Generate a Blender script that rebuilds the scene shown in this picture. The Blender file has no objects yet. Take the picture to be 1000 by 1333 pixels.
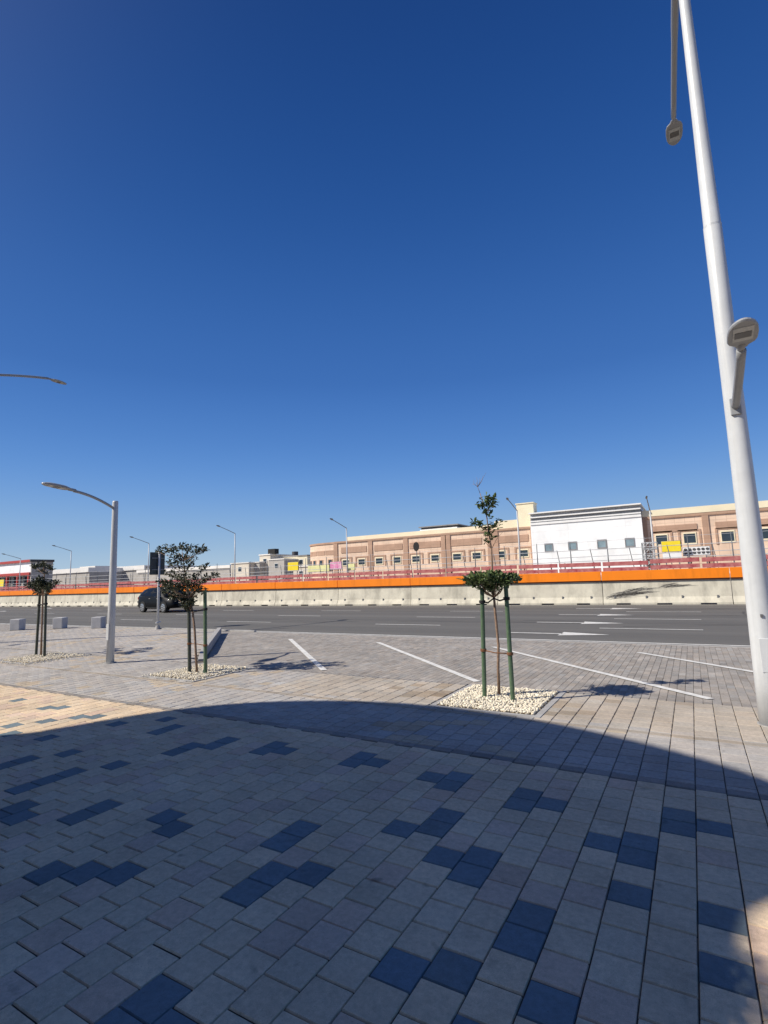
import bpy, math, random
import numpy as np
from mathutils import Vector
random.seed(7); rng = np.random.default_rng(11)
scene = bpy.context.scene
COL = scene.collection
R = math.radians
pi = math.pi

# ------------------------------------------------------------------ camera model (metres; X along road, Y across it)
F_PX, CX, CY, CAMH = 675.0, 500.0, 666.5, 1.65
roll = math.atan(0.033)
pitch = math.atan(87.0*math.cos(roll)/F_PX)
yaw = R(30.3)
Rl = Vector((math.cos(yaw), math.sin(yaw), 0))
Hd = Vector((-math.sin(yaw), math.cos(yaw), 0))
Fw = Hd*math.cos(pitch) + Vector((0, 0, math.sin(pitch)))
Ul = -Hd*math.sin(pitch) + Vector((0, 0, math.cos(pitch)))
CXv = Rl*math.cos(roll) - Ul*math.sin(roll)
CYv = Rl*math.sin(roll) + Ul*math.cos(roll)
CAM = Vector((0, 0, CAMH))
def at(px, py, Y):
    d = CXv*(px-CX) - CYv*(py-CY) + Fw*F_PX
    return CAM + d*(Y/d.y)
def gnd(px, py, z=0.0):
    d = CXv*(px-CX) - CYv*(py-CY) + Fw*F_PX
    return CAM + d*((z-CAMH)/d.z)

# ------------------------------------------------------------------ helpers
def tag(o, label=None, cat=None, group=None, kind=None):
    if label: o['label'] = label
    if cat: o['category'] = cat
    if group: o['group'] = group
    if kind: o['kind'] = kind
    return o
def empty(name, loc, rz=0.0):
    o = bpy.data.objects.new(name, None); COL.objects.link(o)
    o.location = loc; o.rotation_euler = (0, 0, rz); o.empty_display_size = 0.2
    return o
class MB:
    def __init__(s): s.v = []; s.f = []; s.mi = []; s.m = 0
    def add(s, vs, fs):
        n = len(s.v); s.v += [tuple(p) for p in vs]
        for f in fs: s.f.append(tuple(n+i for i in f)); s.mi.append(s.m)
        return s
    def box(s, x0, x1, y0, y1, z0, z1):
        return s.add([(x0,y0,z0),(x1,y0,z0),(x1,y1,z0),(x0,y1,z0),(x0,y0,z1),(x1,y0,z1),(x1,y1,z1),(x0,y1,z1)],
                     [(0,3,2,1),(4,5,6,7),(0,1,5,4),(1,2,6,5),(2,3,7,6),(3,0,4,7)])
    def prism(s, poly, z0, z1):
        n = len(poly)
        return s.add([(x,y,z0) for x,y in poly]+[(x,y,z1) for x,y in poly],
                     [tuple(range(n-1,-1,-1)), tuple(range(n,2*n))]+[(i,(i+1)%n,n+(i+1)%n,n+i) for i in range(n)])
    def xprism(s, poly, x0, x1):      # poly in (y,z)
        n = len(poly)
        return s.add([(x0,y,z) for y,z in poly]+[(x1,y,z) for y,z in poly],
                     [tuple(range(n-1,-1,-1)), tuple(range(n,2*n))]+[(i,(i+1)%n,n+(i+1)%n,n+i) for i in range(n)])
    def yprism(s, poly, y0, y1):      # poly in (x,z)
        n = len(poly)
        return s.add([(x,y0,z) for x,z in poly]+[(x,y1,z) for x,z in poly],
                     [tuple(range(n)), tuple(range(2*n-1,n-1,-1))]+[(i,n+i,n+(i+1)%n,(i+1)%n) for i in range(n)])
    def tube(s, pts, rad, n=10, sq=1.0, caps=True):
        pts = [Vector(p) for p in pts]
        if not hasattr(rad, '__len__'): rad = [rad]*len(pts)
        vs = []; prev = None
        for i, p in enumerate(pts):
            t = (pts[min(i+1,len(pts)-1)]-pts[max(i-1,0)]).normalized()
            if prev is None:
                a = t.orthogonal() if abs(t.z) < .99 else Vector((1,0,0)).cross(t)
                a = a.normalized()
            else:
                a = (prev - t*prev.dot(t)).normalized()
            prev = a; b = t.cross(a)
            for k in range(n):
                an = 2*pi*k/n
                vs.append(p + a*math.cos(an)*rad[i] + b*math.sin(an)*rad[i]*sq)
        fs = []
        for i in range(len(pts)-1):
            for k in range(n):
                fs.append((i*n+k, i*n+(k+1)%n, (i+1)*n+(k+1)%n, (i+1)*n+k))
        if caps:
            fs.append(tuple(range(n-1,-1,-1))); fs.append(tuple((len(pts)-1)*n+k for k in range(n)))
        return s.add(vs, fs)
    def build(s, name, mats, parent=None, loc=None, rz=0.0, smooth=False, bevel=0.0, seg=2):
        me = bpy.data.meshes.new(name); me.from_pydata(s.v, [], s.f)
        if not isinstance(mats, (list, tuple)): mats = [mats]
        for m in mats: me.materials.append(m)
        if len(mats) > 1: me.polygons.foreach_set('material_index', s.mi)
        if smooth: me.polygons.foreach_set('use_smooth', [True]*len(me.polygons))
        me.update()
        o = bpy.data.objects.new(name, me); COL.objects.link(o)
        if parent: o.parent = parent
        if loc is not None: o.location = loc
        if rz: o.rotation_euler = (0, 0, rz)
        if bevel:
            b = o.modifiers.new('Bevel', 'BEVEL'); b.width = bevel; b.segments = seg
            b.limit_method = 'ANGLE'; b.angle_limit = R(35)
        return o
def box_part(name, m, parent, *b, bevel=0.0): return MB().box(*b).build(name, m, parent, bevel=bevel)
def copy_tree(o, parent=None):
    c = o.copy(); COL.objects.link(c)
    if parent: c.parent = parent
    for ch in list(o.children): copy_tree(ch, c)
    return c

# ------------------------------------------------------------------ materials
def srgb(r, g, b):
    def l(c):
        c /= 255.0
        return c/12.92 if c <= .04045 else ((c+.055)/1.055)**2.4
    return (l(r), l(g), l(b), 1)
def mat(name, c, rough=.6, metal=0.0, var=.12, scale=3.0, bump=0.0, bscale=60.0, coat=0.0, spec=.5, c2=None, fac=(.45,.7), detail=6):
    m = bpy.data.materials.new(name); m.use_nodes = True
    N = m.node_tree.nodes; L = m.node_tree.links; b = N['Principled BSDF']
    c = tuple(c[:3])+(1,)
    b.inputs['Roughness'].default_value = rough; b.inputs['Metallic'].default_value = metal
    b.inputs['Specular IOR Level'].default_value = spec
    if coat: b.inputs['Coat Weight'].default_value = coat; b.inputs['Coat Roughness'].default_value = .05
    tc = N.new('ShaderNodeTexCoord')
    n = N.new('ShaderNodeTexNoise'); n.inputs['Scale'].default_value = scale; n.inputs['Detail'].default_value = detail
    n.inputs['Roughness'].default_value = .6
    L.new(tc.outputs['Object'], n.inputs['Vector'])
    r = N.new('ShaderNodeValToRGB'); L.new(n.outputs['Fac'], r.inputs['Fac'])
    r.color_ramp.elements[0].position = fac[0]-.12; r.color_ramp.elements[1].position = fac[1]
    if c2 is None:
        r.color_ramp.elements[0].color = tuple(x*(1-var) for x in c[:3])+(1,)
        r.color_ramp.elements[1].color = tuple(min(1,x*(1+var)) for x in c[:3])+(1,)
    else:
        r.color_ramp.elements[0].color = c; r.color_ramp.elements[1].color = tuple(c2[:3])+(1,)
    L.new(r.outputs['Color'], b.inputs['Base Color'])
    if bump:
        n2 = N.new('ShaderNodeTexNoise'); n2.inputs['Scale'].default_value = bscale; n2.inputs['Detail'].default_value = 4
        L.new(tc.outputs['Object'], n2.inputs['Vector'])
        bp = N.new('ShaderNodeBump'); bp.inputs['Strength'].default_value = bump; bp.inputs['Distance'].default_value = .01
        L.new(n2.outputs['Fac'], bp.inputs['Height']); L.new(bp.outputs['Normal'], b.inputs['Normal'])
    m['b'] = b.name
    return m
def paver_mat():
    m = bpy.data.materials.new('concrete_paver'); m.use_nodes = True
    N = m.node_tree.nodes; L = m.node_tree.links; b = N['Principled BSDF']
    tc = N.new('ShaderNodeTexCoord')
    at_ = N.new('ShaderNodeAttribute'); at_.attribute_name = 'col'
    def noise(sc, d=4, ro=.6):
        n = N.new('ShaderNodeTexNoise'); n.inputs['Scale'].default_value = sc; n.inputs['Detail'].default_value = d
        n.inputs['Roughness'].default_value = ro; L.new(tc.outputs['Object'], n.inputs['Vector']); return n
    def mul(colsock, n, lo, hi, a=.3, bb=.7):
        mr = N.new('ShaderNodeMapRange'); mr.inputs['From Min'].default_value = a; mr.inputs['From Max'].default_value = bb
        mr.inputs['To Min'].default_value = lo; mr.inputs['To Max'].default_value = hi
        L.new(n.outputs['Fac'], mr.inputs['Value'])
        mx = N.new('ShaderNodeMix'); mx.data_type = 'RGBA'; mx.blend_type = 'MULTIPLY'; mx.inputs[0].default_value = 1
        L.new(colsock, mx.inputs[6]); L.new(mr.outputs['Result'], mx.inputs[7]); return mx.outputs[2]
    c = mul(at_.outputs['Color'], noise(420, 2), .80, 1.16)
    c = mul(c, noise(26, 6, .7), .80, 1.13)
    c = mul(c, noise(1.1, 6, .65), .80, 1.12)
    # small dark spots and stains
    st = noise(7.5, 2, .4)
    c = mul(c, st, 1.0, .62, .70, .78)
    c = mul(c, noise(2.6, 7, .75), 1.0, .80, .56, .68)
    c = mul(c, noise(90, 3, .5), 1.0, .72, .66, .72)
    L.new(c, b.inputs['Base Color'])
    b.inputs['Roughness'].default_value = .82; b.inputs['Specular IOR Level'].default_value = .35
    n2 = noise(300, 3)
    bp = N.new('ShaderNodeBump'); bp.inputs['Strength'].default_value = .35; bp.inputs['Distance'].default_value = .004
    L.new(n2.outputs['Fac'], bp.inputs['Height']); L.new(bp.outputs['Normal'], b.inputs['Normal'])
    return m
def tile_mat(name, c, mortar, w, h, axis='XZ', ms=.012, var=.1):
    m = bpy.data.materials.new(name); m.use_nodes = True
    N = m.node_tree.nodes; L = m.node_tree.links; b = N['Principled BSDF']; b.inputs['Roughness'].default_value = .7
    tc = N.new('ShaderNodeTexCoord'); sp = N.new('ShaderNodeSeparateXYZ'); cb = N.new('ShaderNodeCombineXYZ')
    L.new(tc.outputs['Object'], sp.inputs[0])
    ad = N.new('ShaderNodeMath'); ad.operation = 'ADD'
    L.new(sp.outputs['X'], ad.inputs[0]); L.new(sp.outputs['Y'], ad.inputs[1])
    L.new(ad.outputs[0], cb.inputs['X']); L.new(sp.outputs['Z'], cb.inputs['Y'])
    br = N.new('ShaderNodeTexBrick'); L.new(cb.outputs[0], br.inputs['Vector'])
    br.inputs['Color1'].default_value = c; br.inputs['Color2'].default_value = tuple(x*(1-var) for x in c[:3])+(1,)
    br.inputs['Mortar'].default_value = mortar; br.inputs['Scale'].default_value = 1
    br.inputs['Mortar Size'].default_value = ms; br.inputs['Brick Width'].default_value = w; br.inputs['Row Height'].default_value = h
    br.offset = 0.0
    n = N.new('ShaderNodeTexNoise'); n.inputs['Scale'].default_value = .6; n.inputs['Detail'].default_value = 6
    L.new(tc.outputs['Object'], n.inputs['Vector'])
    mr = N.new('ShaderNodeMapRange'); mr.inputs['From Min'].default_value = .3; mr.inputs['From Max'].default_value = .7
    mr.inputs['To Min'].default_value = .86; mr.inputs['To Max'].default_value = 1.08
    L.new(n.outputs['Fac'], mr.inputs['Value'])
    mx = N.new('ShaderNodeMix'); mx.data_type = 'RGBA'; mx.blend_type = 'MULTIPLY'; mx.inputs[0].default_value = 1
    L.new(br.outputs['Color'], mx.inputs[6]); L.new(mr.outputs['Result'], mx.inputs[7]); L.new(mx.outputs[2], b.inputs['Base Color'])
    return m
def glass_mat(name, c=(.03,.045,.06,1), rough=.08):
    m = mat(name, c, rough=rough, var=.3, scale=.7); return m

M = {}
M['paver'] = paver_mat()
M['joint'] = mat('joint_sand', (.075,.062,.048), rough=.95, var=.3, scale=8, bump=.3, bscale=200)
M['asphalt'] = mat('asphalt', (.102,.099,.093), rough=.88, c2=(.142,.137,.127), scale=.35, fac=(.42,.62), bump=.6, bscale=130, spec=.3)
_n = M['asphalt'].node_tree.nodes; _l = M['asphalt'].node_tree.links
_tc = [q for q in _n if q.type == 'TEX_COORD'][0]; _nz = [q for q in _n if q.type == 'TEX_NOISE' and abs(q.inputs['Scale'].default_value-.35) < .01][0]
_mp = _n.new('ShaderNodeMapping'); _mp.inputs['Scale'].default_value = (.06, 2.2, 1); _l.new(_tc.outputs['Object'], _mp.inputs['Vector']); _l.new(_mp.outputs['Vector'], _nz.inputs['Vector'])
M['sandground'] = mat('dry_sandy_ground', (.36,.30,.22), rough=.95, var=.25, scale=.15, bump=.4, bscale=4)
M['mark'] = mat('worn_white_road_paint', (.72,.71,.67), rough=.75, c2=(.42,.41,.38), scale=7, fac=(.52,.78), detail=10)
M['kerb'] = mat('kerb_concrete', (.36,.35,.335), rough=.85, var=.15, scale=4, bump=.3, bscale=80)
M['barrier'] = mat('cast_concrete', (.66,.62,.50), rough=.85, c2=(.50,.465,.38), scale=1.6, fac=(.42,.75), bump=.4, bscale=30, detail=9)
M['orange'] = mat('orange_paint', (.90,.235,.006), rough=.5, var=.05, scale=1.2, spec=.4)
def grime(m, sx, lo, thr=(.5,.72)):
    N_ = m.node_tree.nodes; L_ = m.node_tree.links; b_ = N_['Principled BSDF']
    src = b_.inputs['Base Color'].links[0].from_socket
    tc_ = N_.new('ShaderNodeTexCoord'); ob = N_.new('ShaderNodeObjectInfo'); mp = N_.new('ShaderNodeMapping'); mp.inputs['Scale'].default_value = sx
    cb_ = N_.new('ShaderNodeCombineXYZ'); ml = N_.new('ShaderNodeMath'); ml.operation = 'MULTIPLY'; ml.inputs[1].default_value = 37.0
    L_.new(ob.outputs['Random'], ml.inputs[0]); L_.new(ml.outputs[0], cb_.inputs['X']); L_.new(ml.outputs[0], cb_.inputs['Y']); L_.new(cb_.outputs[0], mp.inputs['Location'])
    L_.new(tc_.outputs['Object'], mp.inputs['Vector'])
    n_ = N_.new('ShaderNodeTexNoise'); n_.inputs['Scale'].default_value = 1; n_.inputs['Detail'].default_value = 8; n_.inputs['Roughness'].default_value = .65
    L_.new(mp.outputs['Vector'], n_.inputs['Vector'])
    r_ = N_.new('ShaderNodeMapRange'); r_.inputs['From Min'].default_value = thr[0]; r_.inputs['From Max'].default_value = thr[1]; r_.inputs['To Min'].default_value = 1; r_.inputs['To Max'].default_value = lo
    L_.new(n_.outputs['Fac'], r_.inputs['Value'])
    x_ = N_.new('ShaderNodeMix'); x_.data_type = 'RGBA'; x_.blend_type = 'MULTIPLY'; x_.inputs[0].default_value = 1
    L_.new(src, x_.inputs[6]); L_.new(r_.outputs['Result'], x_.inputs[7]); L_.new(x_.outputs[2], b_.inputs['Base Color'])
grime(M['orange'], (2.2, 1, .35), .80)
grime(M['barrier'], (1.6, 1, .6), .62, (.46,.70))
M['darkred'] = mat('dark_brown_shade_and_post', (.09,.022,.012), rough=.6)  # painted shade under the orange boards; also the red barrier posts
M['steel'] = mat('grey_painted_steel', (.52,.53,.54), rough=.42, var=.06, scale=6, spec=.5, bump=.05, bscale=30)
M['lightsteel'] = mat('pale_grey_pole_paint', (.58,.595,.60), rough=.36, var=.05, scale=5, spec=.5, bump=.04, bscale=20)
M['darksteel'] = mat('dark_galvanised_steel', (.17,.175,.18), rough=.5, var=.15, scale=5)
M['darksteel2'] = mat('bitumen_sealant', (.068,.066,.062), rough=.8, var=.2, scale=4)
M['luminaire'] = mat('luminaire_grey', (.30,.31,.32), rough=.45, var=.06)
grime(M['lightsteel'], (9, 9, .5), .84, (.5,.7)); grime(M['steel'], (9, 9, .6), .82, (.5,.7))
M['lens'] = mat('lamp_lens', (.45,.46,.45), rough=.2, var=.1, scale=40)
M['lensdark'] = mat('lamp_module_dark', (.12,.12,.12), rough=.35)
M['stake'] = mat('green_painted_stake', (.062,.110,.055), rough=.6, c2=(.095,.150,.082), scale=12, fac=(.45,.7), bump=.25, bscale=60)
M['stakedark'] = mat('weathered_green_stake', (.055,.065,.05), rough=.7, var=.25, scale=12)
M['rope'] = mat('twine', (.20,.09,.04), rough=.9, var=.3, scale=80)
M['blackband'] = mat('black_rubber_tie', (.012,.012,.012), rough=.7)
M['bark'] = mat('young_bark', (.26,.17,.115), rough=.9, var=.35, scale=25, bump=.5, bscale=60)
M['pebble'] = mat('cream_pebble', (.74,.67,.53), rough=.8, var=.25, scale=14)
M['soil'] = mat('pit_soil', (.30,.24,.16), rough=.95, var=.3, scale=9)
M['cubeconc'] = mat('grey_concrete_block', (.46,.455,.455), rough=.85, var=.1, scale=5, bump=.3, bscale=60)
M['signback'] = mat('dark_sign_back', (.035,.045,.045), rough=.5, var=.2)
M['red'] = mat('faded_red_plastic', (.30,.025,.04), rough=.6, c2=(.50,.20,.18), scale=2.2, fac=(.42,.66), detail=9)
M['whiteplastic'] = mat('white_plastic', (.75,.70,.68), rough=.6, var=.12, scale=2)
M['deck'] = mat('deck_concrete', (.40,.36,.31), rough=.9, var=.2, scale=.5)
M['tan'] = tile_mat('pink_beige_stone_tiles', (.80,.60,.45,1), (.60,.43,.32,1), 1.1, .75, ms=.03)
M['brown'] = tile_mat('brown_stone_tiles', (.47,.30,.21,1), (.38,.24,.16,1), 1.1, .75, ms=.02)
M['cream'] = mat('cream_render', (.80,.72,.52), rough=.85, var=.08, scale=.4)
M['whitepanel'] = tile_mat('white_cladding_panels', (.90,.915,.92,1), (.74,.76,.77,1), 2.4, 1.5, ms=.02, var=.04)
M['white'] = mat('white_paint', (.80,.80,.79), rough=.7, var=.06, scale=1)
M['greytrim'] = mat('grey_trim', (.24,.24,.25), rough=.7, var=.15, scale=1)
M['darktrim'] = mat('dark_louvre', (.07,.07,.075), rough=.7, var=.2, scale=1)
M['midtrim'] = mat('mid_grey_louvre', (.20,.205,.215), rough=.7)
M['softtrim'] = mat('soft_grey_band', (.38,.39,.40), rough=.7)
M['glass'] = glass_mat('window_glass')
M['bluegl'] = glass_mat('pale_window_glass', (.22,.30,.34,1), .25)
M['yellow'] = mat('yellow_sign', (.85,.68,.02), rough=.5, c2=(.80,.60,.02), scale=2)
M['pink'] = mat('magenta_sign', (.60,.08,.30), rough=.5, c2=(.75,.45,.55), scale=1.4, fac=(.5,.6))
M['paleyellow'] = mat('pale_yellow_board', (.72,.70,.34), rough=.6, var=.15, scale=1.5)
M['redtrim'] = mat('red_fascia', (.42,.05,.04), rough=.5, var=.1)
M['greywall'] = mat('grey_wall', (.42,.40,.37), rough=.85, var=.12, scale=.5)  # plain grey of the side, base, shed and house walls
M['whiteroof'] = mat('white_roof_sheet', (.80,.78,.74), rough=.6, var=.08, scale=.3)
M['houses'] = mat('pale_house_render', (.66,.60,.50), rough=.9, var=.12, scale=.3)
M['carpaint'] = mat('black_car_paint', (.0025,.003,.0045), rough=.5, var=.1, coat=.12, spec=.12)
M['carglass'] = mat('tinted_car_glass', (.004,.005,.006), rough=.08, var=.1, spec=.3)
M['tyre'] = mat('tyre_rubber', (.015,.015,.015), rough=.85)
M['rim'] = mat('alloy_rim', (.62,.63,.65), rough=.25, metal=.8, var=.05)
M['plasticblk'] = mat('black_plastic_trim', (.012,.012,.012), rough=.6)
M['headlight'] = mat('headlight_lens', (.70,.72,.75), rough=.1, var=.15, scale=10, spec=.8)
M['taillight'] = mat('tail_light_red', (.30,.01,.01), rough=.2)
M['chrome'] = mat('chrome', (.7,.7,.7), rough=.15, metal=1)
M['plate'] = mat('number_plate_white', (.7,.7,.68), rough=.5)
M['bldgwall'] = mat('sand_render_wall', (.42,.38,.32), rough=.85, var=.1, scale=.6)
M['palmleaf'] = mat('palm_frond_green', (.05,.085,.03), rough=.6, var=.3, scale=4)
M['scuff'] = mat('black_tyre_scuff', (.09,.085,.08), rough=.9, c2=(.36,.34,.29), scale=14, fac=(.5,.74))
M['stain'] = mat('dark', (.02,.02,.02), rough=.9)
def leaf_mat(name, a, b2):
    m = mat(name, a, rough=.5, c2=b2, scale=9, fac=(.42,.68), spec=.4)
    bs = m.node_tree.nodes['Principled BSDF']
    bs.inputs['Subsurface Weight'].default_value = 0
    return m
M['leaf'] = leaf_mat('ficus_leaf', (.026,.048,.014), (.14,.19,.06))
M['leafdark'] = leaf_mat('dark_leaf', (.022,.030,.015), (.078,.090,.045))
M['leafred'] = leaf_mat('bronze_leaf', (.055,.032,.02), (.10,.07,.04))

# ------------------------------------------------------------------ ground sheets
KY = 7.78          # walkway / parking border
EY = 13.35         # parking / asphalt
BY = 4.74          # beige / grey border
def sheet(name, x0, x1, y0, y1, z, m):
    return tag(MB().add([(x0,y0,z),(x1,y0,z),(x1,y1,z),(x0,y1,z)], [(0,1,2,3)]).build(name, m), kind='structure')
sheet('ground', -2500, 1500, -1200, 3000, -.05, M['sandground'])
sheet('joint_sand', -60, 40, -30, EY, -.010, M['joint'])
sheet('road', -400, 200, EY, 29.3, -.004, M['asphalt'])
sheet('opposite_road', -400, 200, 29.3, 39.6, -.010, M['asphalt'])

# tree pits (x0,x1,y0,y1)
PITS = [(-3.02,-1.74,6.33,7.66), (-8.92,-7.64,6.33,7.66), (-14.55,-13.25,6.33,7.66)]
diag = lambda x: 7.9 + (-9.45 - x)*1.02       # raised kerb line, walkway on its left
diag2 = lambda x: 10.35 + (x + 25.9)*.62      # left edge of the far walkway, beside the concrete cubes
def paver_mesh(name, cells, zbase=0.0, gap=.004, gapy=.0075, ch=.004, dep=.009, zj=.0012, tilt=.004):
    """cells: array rows x0,x1,y0,y1,r,g,b"""
    c = np.array(cells, dtype=float); n = len(c)
    g = gap*.5; gy = gapy*.5; jx = rng.normal(0, .0006, n); jy = rng.normal(0, .0009, n)
    x0, x1, y0, y1 = c[:,0]+g+jx, c[:,1]-g+jx, c[:,2]+gy+jy, c[:,3]-gy+jy
    z = zbase + rng.normal(0, zj, n)*.6; tx = rng.normal(0, tilt, n); ty = rng.normal(0, tilt, n)
    V = np.zeros((n, 8, 3))
    for k, (ax, ay) in enumerate([(0,0),(1,0),(1,1),(0,1)]):
        X = np.where(ax, x1, x0); Y = np.where(ay, y1, y0)
        V[:,4+k,0] = X; V[:,4+k,1] = Y; V[:,4+k,2] = zbase-dep
        xi = X + (ch if ax == 0 else -ch); yi = Y + (ch if ay == 0 else -ch)
        V[:,k,0] = xi; V[:,k,1] = yi
        V[:,k,2] = z + (xi-(x0+x1)/2)*tx + (yi-(y0+y1)/2)*ty
        V[:,4+k,2] = V[:,k,2]-dep
    base = np.array([[0,1,2,3],[4,5,1,0],[5,6,2,1],[6,7,3,2],[7,4,0,3]])
    F = (base[None]+ (np.arange(n)*8)[:,None,None]).reshape(-1,4)
    me = bpy.data.meshes.new(name)
    me.vertices.add(n*8); me.vertices.foreach_set('co', V.reshape(-1))
    me.loops.add(F.size); me.loops.foreach_set('vertex_index', F.reshape(-1).astype(np.int32))
    me.polygons.add(len(F)); me.polygons.foreach_set('loop_start', np.arange(0, F.size, 4, dtype=np.int32))
    me.update(calc_edges=True)
    me.polygons.foreach_set('use_smooth', [False]*len(F))
    a = me.attributes.new('col', 'FLOAT_COLOR', 'FACE')
    cc = np.ones((n,5,4)); cc[:,:,:3] = c[:,None,4:7]
    a.data.foreach_set('color', cc.reshape(-1))
    me.materials.append(M['paver'])
    o = bpy.data.objects.new(name, me); COL.objects.link(o); tag(o, kind='structure')
    return o
def vary(c, v=.07, h=.03):
    k = 1+random.gauss(0, v); w = random.gauss(0, h)
    return (c[0]*k*(1+w), c[1]*k, c[2]*k*(1-w))

BEIGE = (.69,.54,.37); BLUEG = (.16,.21,.235); GREY = (.42,.39,.355); TANP = (.47,.39,.29); EDGE = (.30,.275,.25); PARK = (.34,.31,.275)
DARK = {(-46,20),(-41,20),(-40,20),(-38,16),(-37,18),(-36,15),(-36,19),(-35,20),(-33,16),(-32,19),(-30,12),(-30,13),(-30,21),(-29,15),(-28,19),(-28,20),(-26,11),(-26,12),(-26,13),(-25,15),(-24,9),(-24,10),(-24,17),(-24,18),(-23,10),(-23,19),(-23,20),(-21,11),(-21,12),(-20,19),(-20,20),(-19,20),(-18,8),(-18,12),(-17,9),(-17,12),(-16,9),(-15,20),(-15,21),(-14,20),(-13,13),(-13,14),(-12,10),(-12,11),(-11,6),(-11,7),(-11,12),(-11,20),(-10,6),(-10,15),(-10,19),(-10,20),(-9,16),(-9,17),(-8,14),(-7,10),(-7,14),(-7,15),(-7,19),(-7,20),(-6,10),(-6,19),(-5,9),(-5,12),(-5,13),(-4,10),(-4,17),(-3,15),(-3,17),(-3,18),(-2,19),(-2,20),(-1,13),(-1,15),(-1,20)}
def fill_cols(x0, x1, y0, y1, w, l, colf, inside=None, ox=.07, off=lambda i: .015 if i % 2 else .115, gx=.2):
    out = []
    i0 = math.floor((x0-ox)/w); i1 = math.ceil((x1-ox)/w)
    for i in range(i0, i1+1):
        a = ox+i*w; b = a+w
        if a < x0-1e-6 or b > x1+1e-6: continue
        o = off(i); j = math.floor((y0-o)/l)
        while o+j*l < y1:
            c = max(y0, o+j*l); d = min(y1, o+(j+1)*l)
            if d-c > .025 and (inside is None or inside((a+b)/2, (c+d)/2)):
                out.append((a, b, c, d)+colf(i, j))
            j += 1
    return out
# seeded clusters outside the frame so that the paving goes on
extra = set()
for _ in range(90):
    i = random.randint(-90, 40); j = random.randint(-30, 20)
    X = .07+i*.2; Y = j*.2
    if -.9*X*.5+.2 < Y and -10 < X < .6 and Y > .6: continue
    if Y > .6 and -10 < X < .8: continue
    for d in random.sample([(0,0),(0,1),(1,0),(1,1),(0,-1)], random.choice([1,2,3])): extra.add((i+d[0], j+d[1]))
def colA(i, j):
    if (i, j) in DARK or (i, j) in extra: return vary(BLUEG, .06, .02)
    t = random.random(); c = BEIGE if t > .2 else (.66,.49,.36)
    return vary(c, .045, .015)
cells = fill_cols(-19.93, 7.07, -5, BY, .2, .2, colA)
paver_mesh('plaza_pavement', cells)
def in_pit(x, y):
    return any(p[0]-.09 < x < p[1]+.09 and p[2]-.06 < y < p[3]+.09 for p in PITS)
def colB(i, j):
    x = .07+i*.2; y = j*.2
    n = math.sin(x*1.3+2)*math.sin(y*1.1+x*.3)+random.gauss(0,.5)
    base = GREY if n < .9 else TANP
    if y > 6.1 and x > -6: base = tuple((TANP[k]*.55+GREY[k]*.45) for k in range(3))
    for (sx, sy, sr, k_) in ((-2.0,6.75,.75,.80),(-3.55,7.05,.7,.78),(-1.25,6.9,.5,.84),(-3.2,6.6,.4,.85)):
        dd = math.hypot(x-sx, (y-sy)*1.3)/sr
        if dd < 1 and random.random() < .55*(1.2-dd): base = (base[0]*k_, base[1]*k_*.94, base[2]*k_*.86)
    return vary(base, .05, .018)
EB = (.255,.24,.225)
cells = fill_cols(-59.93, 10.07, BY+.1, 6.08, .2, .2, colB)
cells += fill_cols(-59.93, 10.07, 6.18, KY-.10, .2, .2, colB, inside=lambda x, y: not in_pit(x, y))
for yy, cc in ((BY, (.30,.27,.24)), (6.08, (.36,.31,.25)), (KY-.10, EDGE)):
    cells += fill_cols(-59.93, 10.07, yy, yy+.1, .1 if yy > 7 else .2, .1, lambda i, j, cc=cc: vary(cc, .08, .02), inside=lambda x, y: not in_pit(x, y), off=lambda i, yy=yy: yy)
# walkway beyond, between the raised kerb and the concrete cubes
cells += fill_cols(-26.13, -9.33, KY, EY, .2, .2, colB, inside=lambda x, y: y < diag(x)-.10 and y < diag2(x)+.1)
paver_mesh('walkway_pavement', cells, gap=.0045, gapy=.0095, ch=.005)
def colP(i, j): return vary(PARK, .09, .02)
def parkin(x, y): return y > diag(x)+.16
P1 = fill_cols(-14.93, 12.07, KY, EY, .1, .2, colP, inside=parkin, off=lambda i: (.1 if i % 2 else 0)+KY)
P2 = fill_cols(-59.93, -19.93, KY, EY, .1, .2, colP, inside=lambda x, y: y > diag2(x)+.12, off=lambda i: (.1 if i % 2 else 0)+KY)
paver_mesh('parking_pavement', P1+P2, zbase=-.002, gap=.0018, gapy=.003, ch=.0025)

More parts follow.
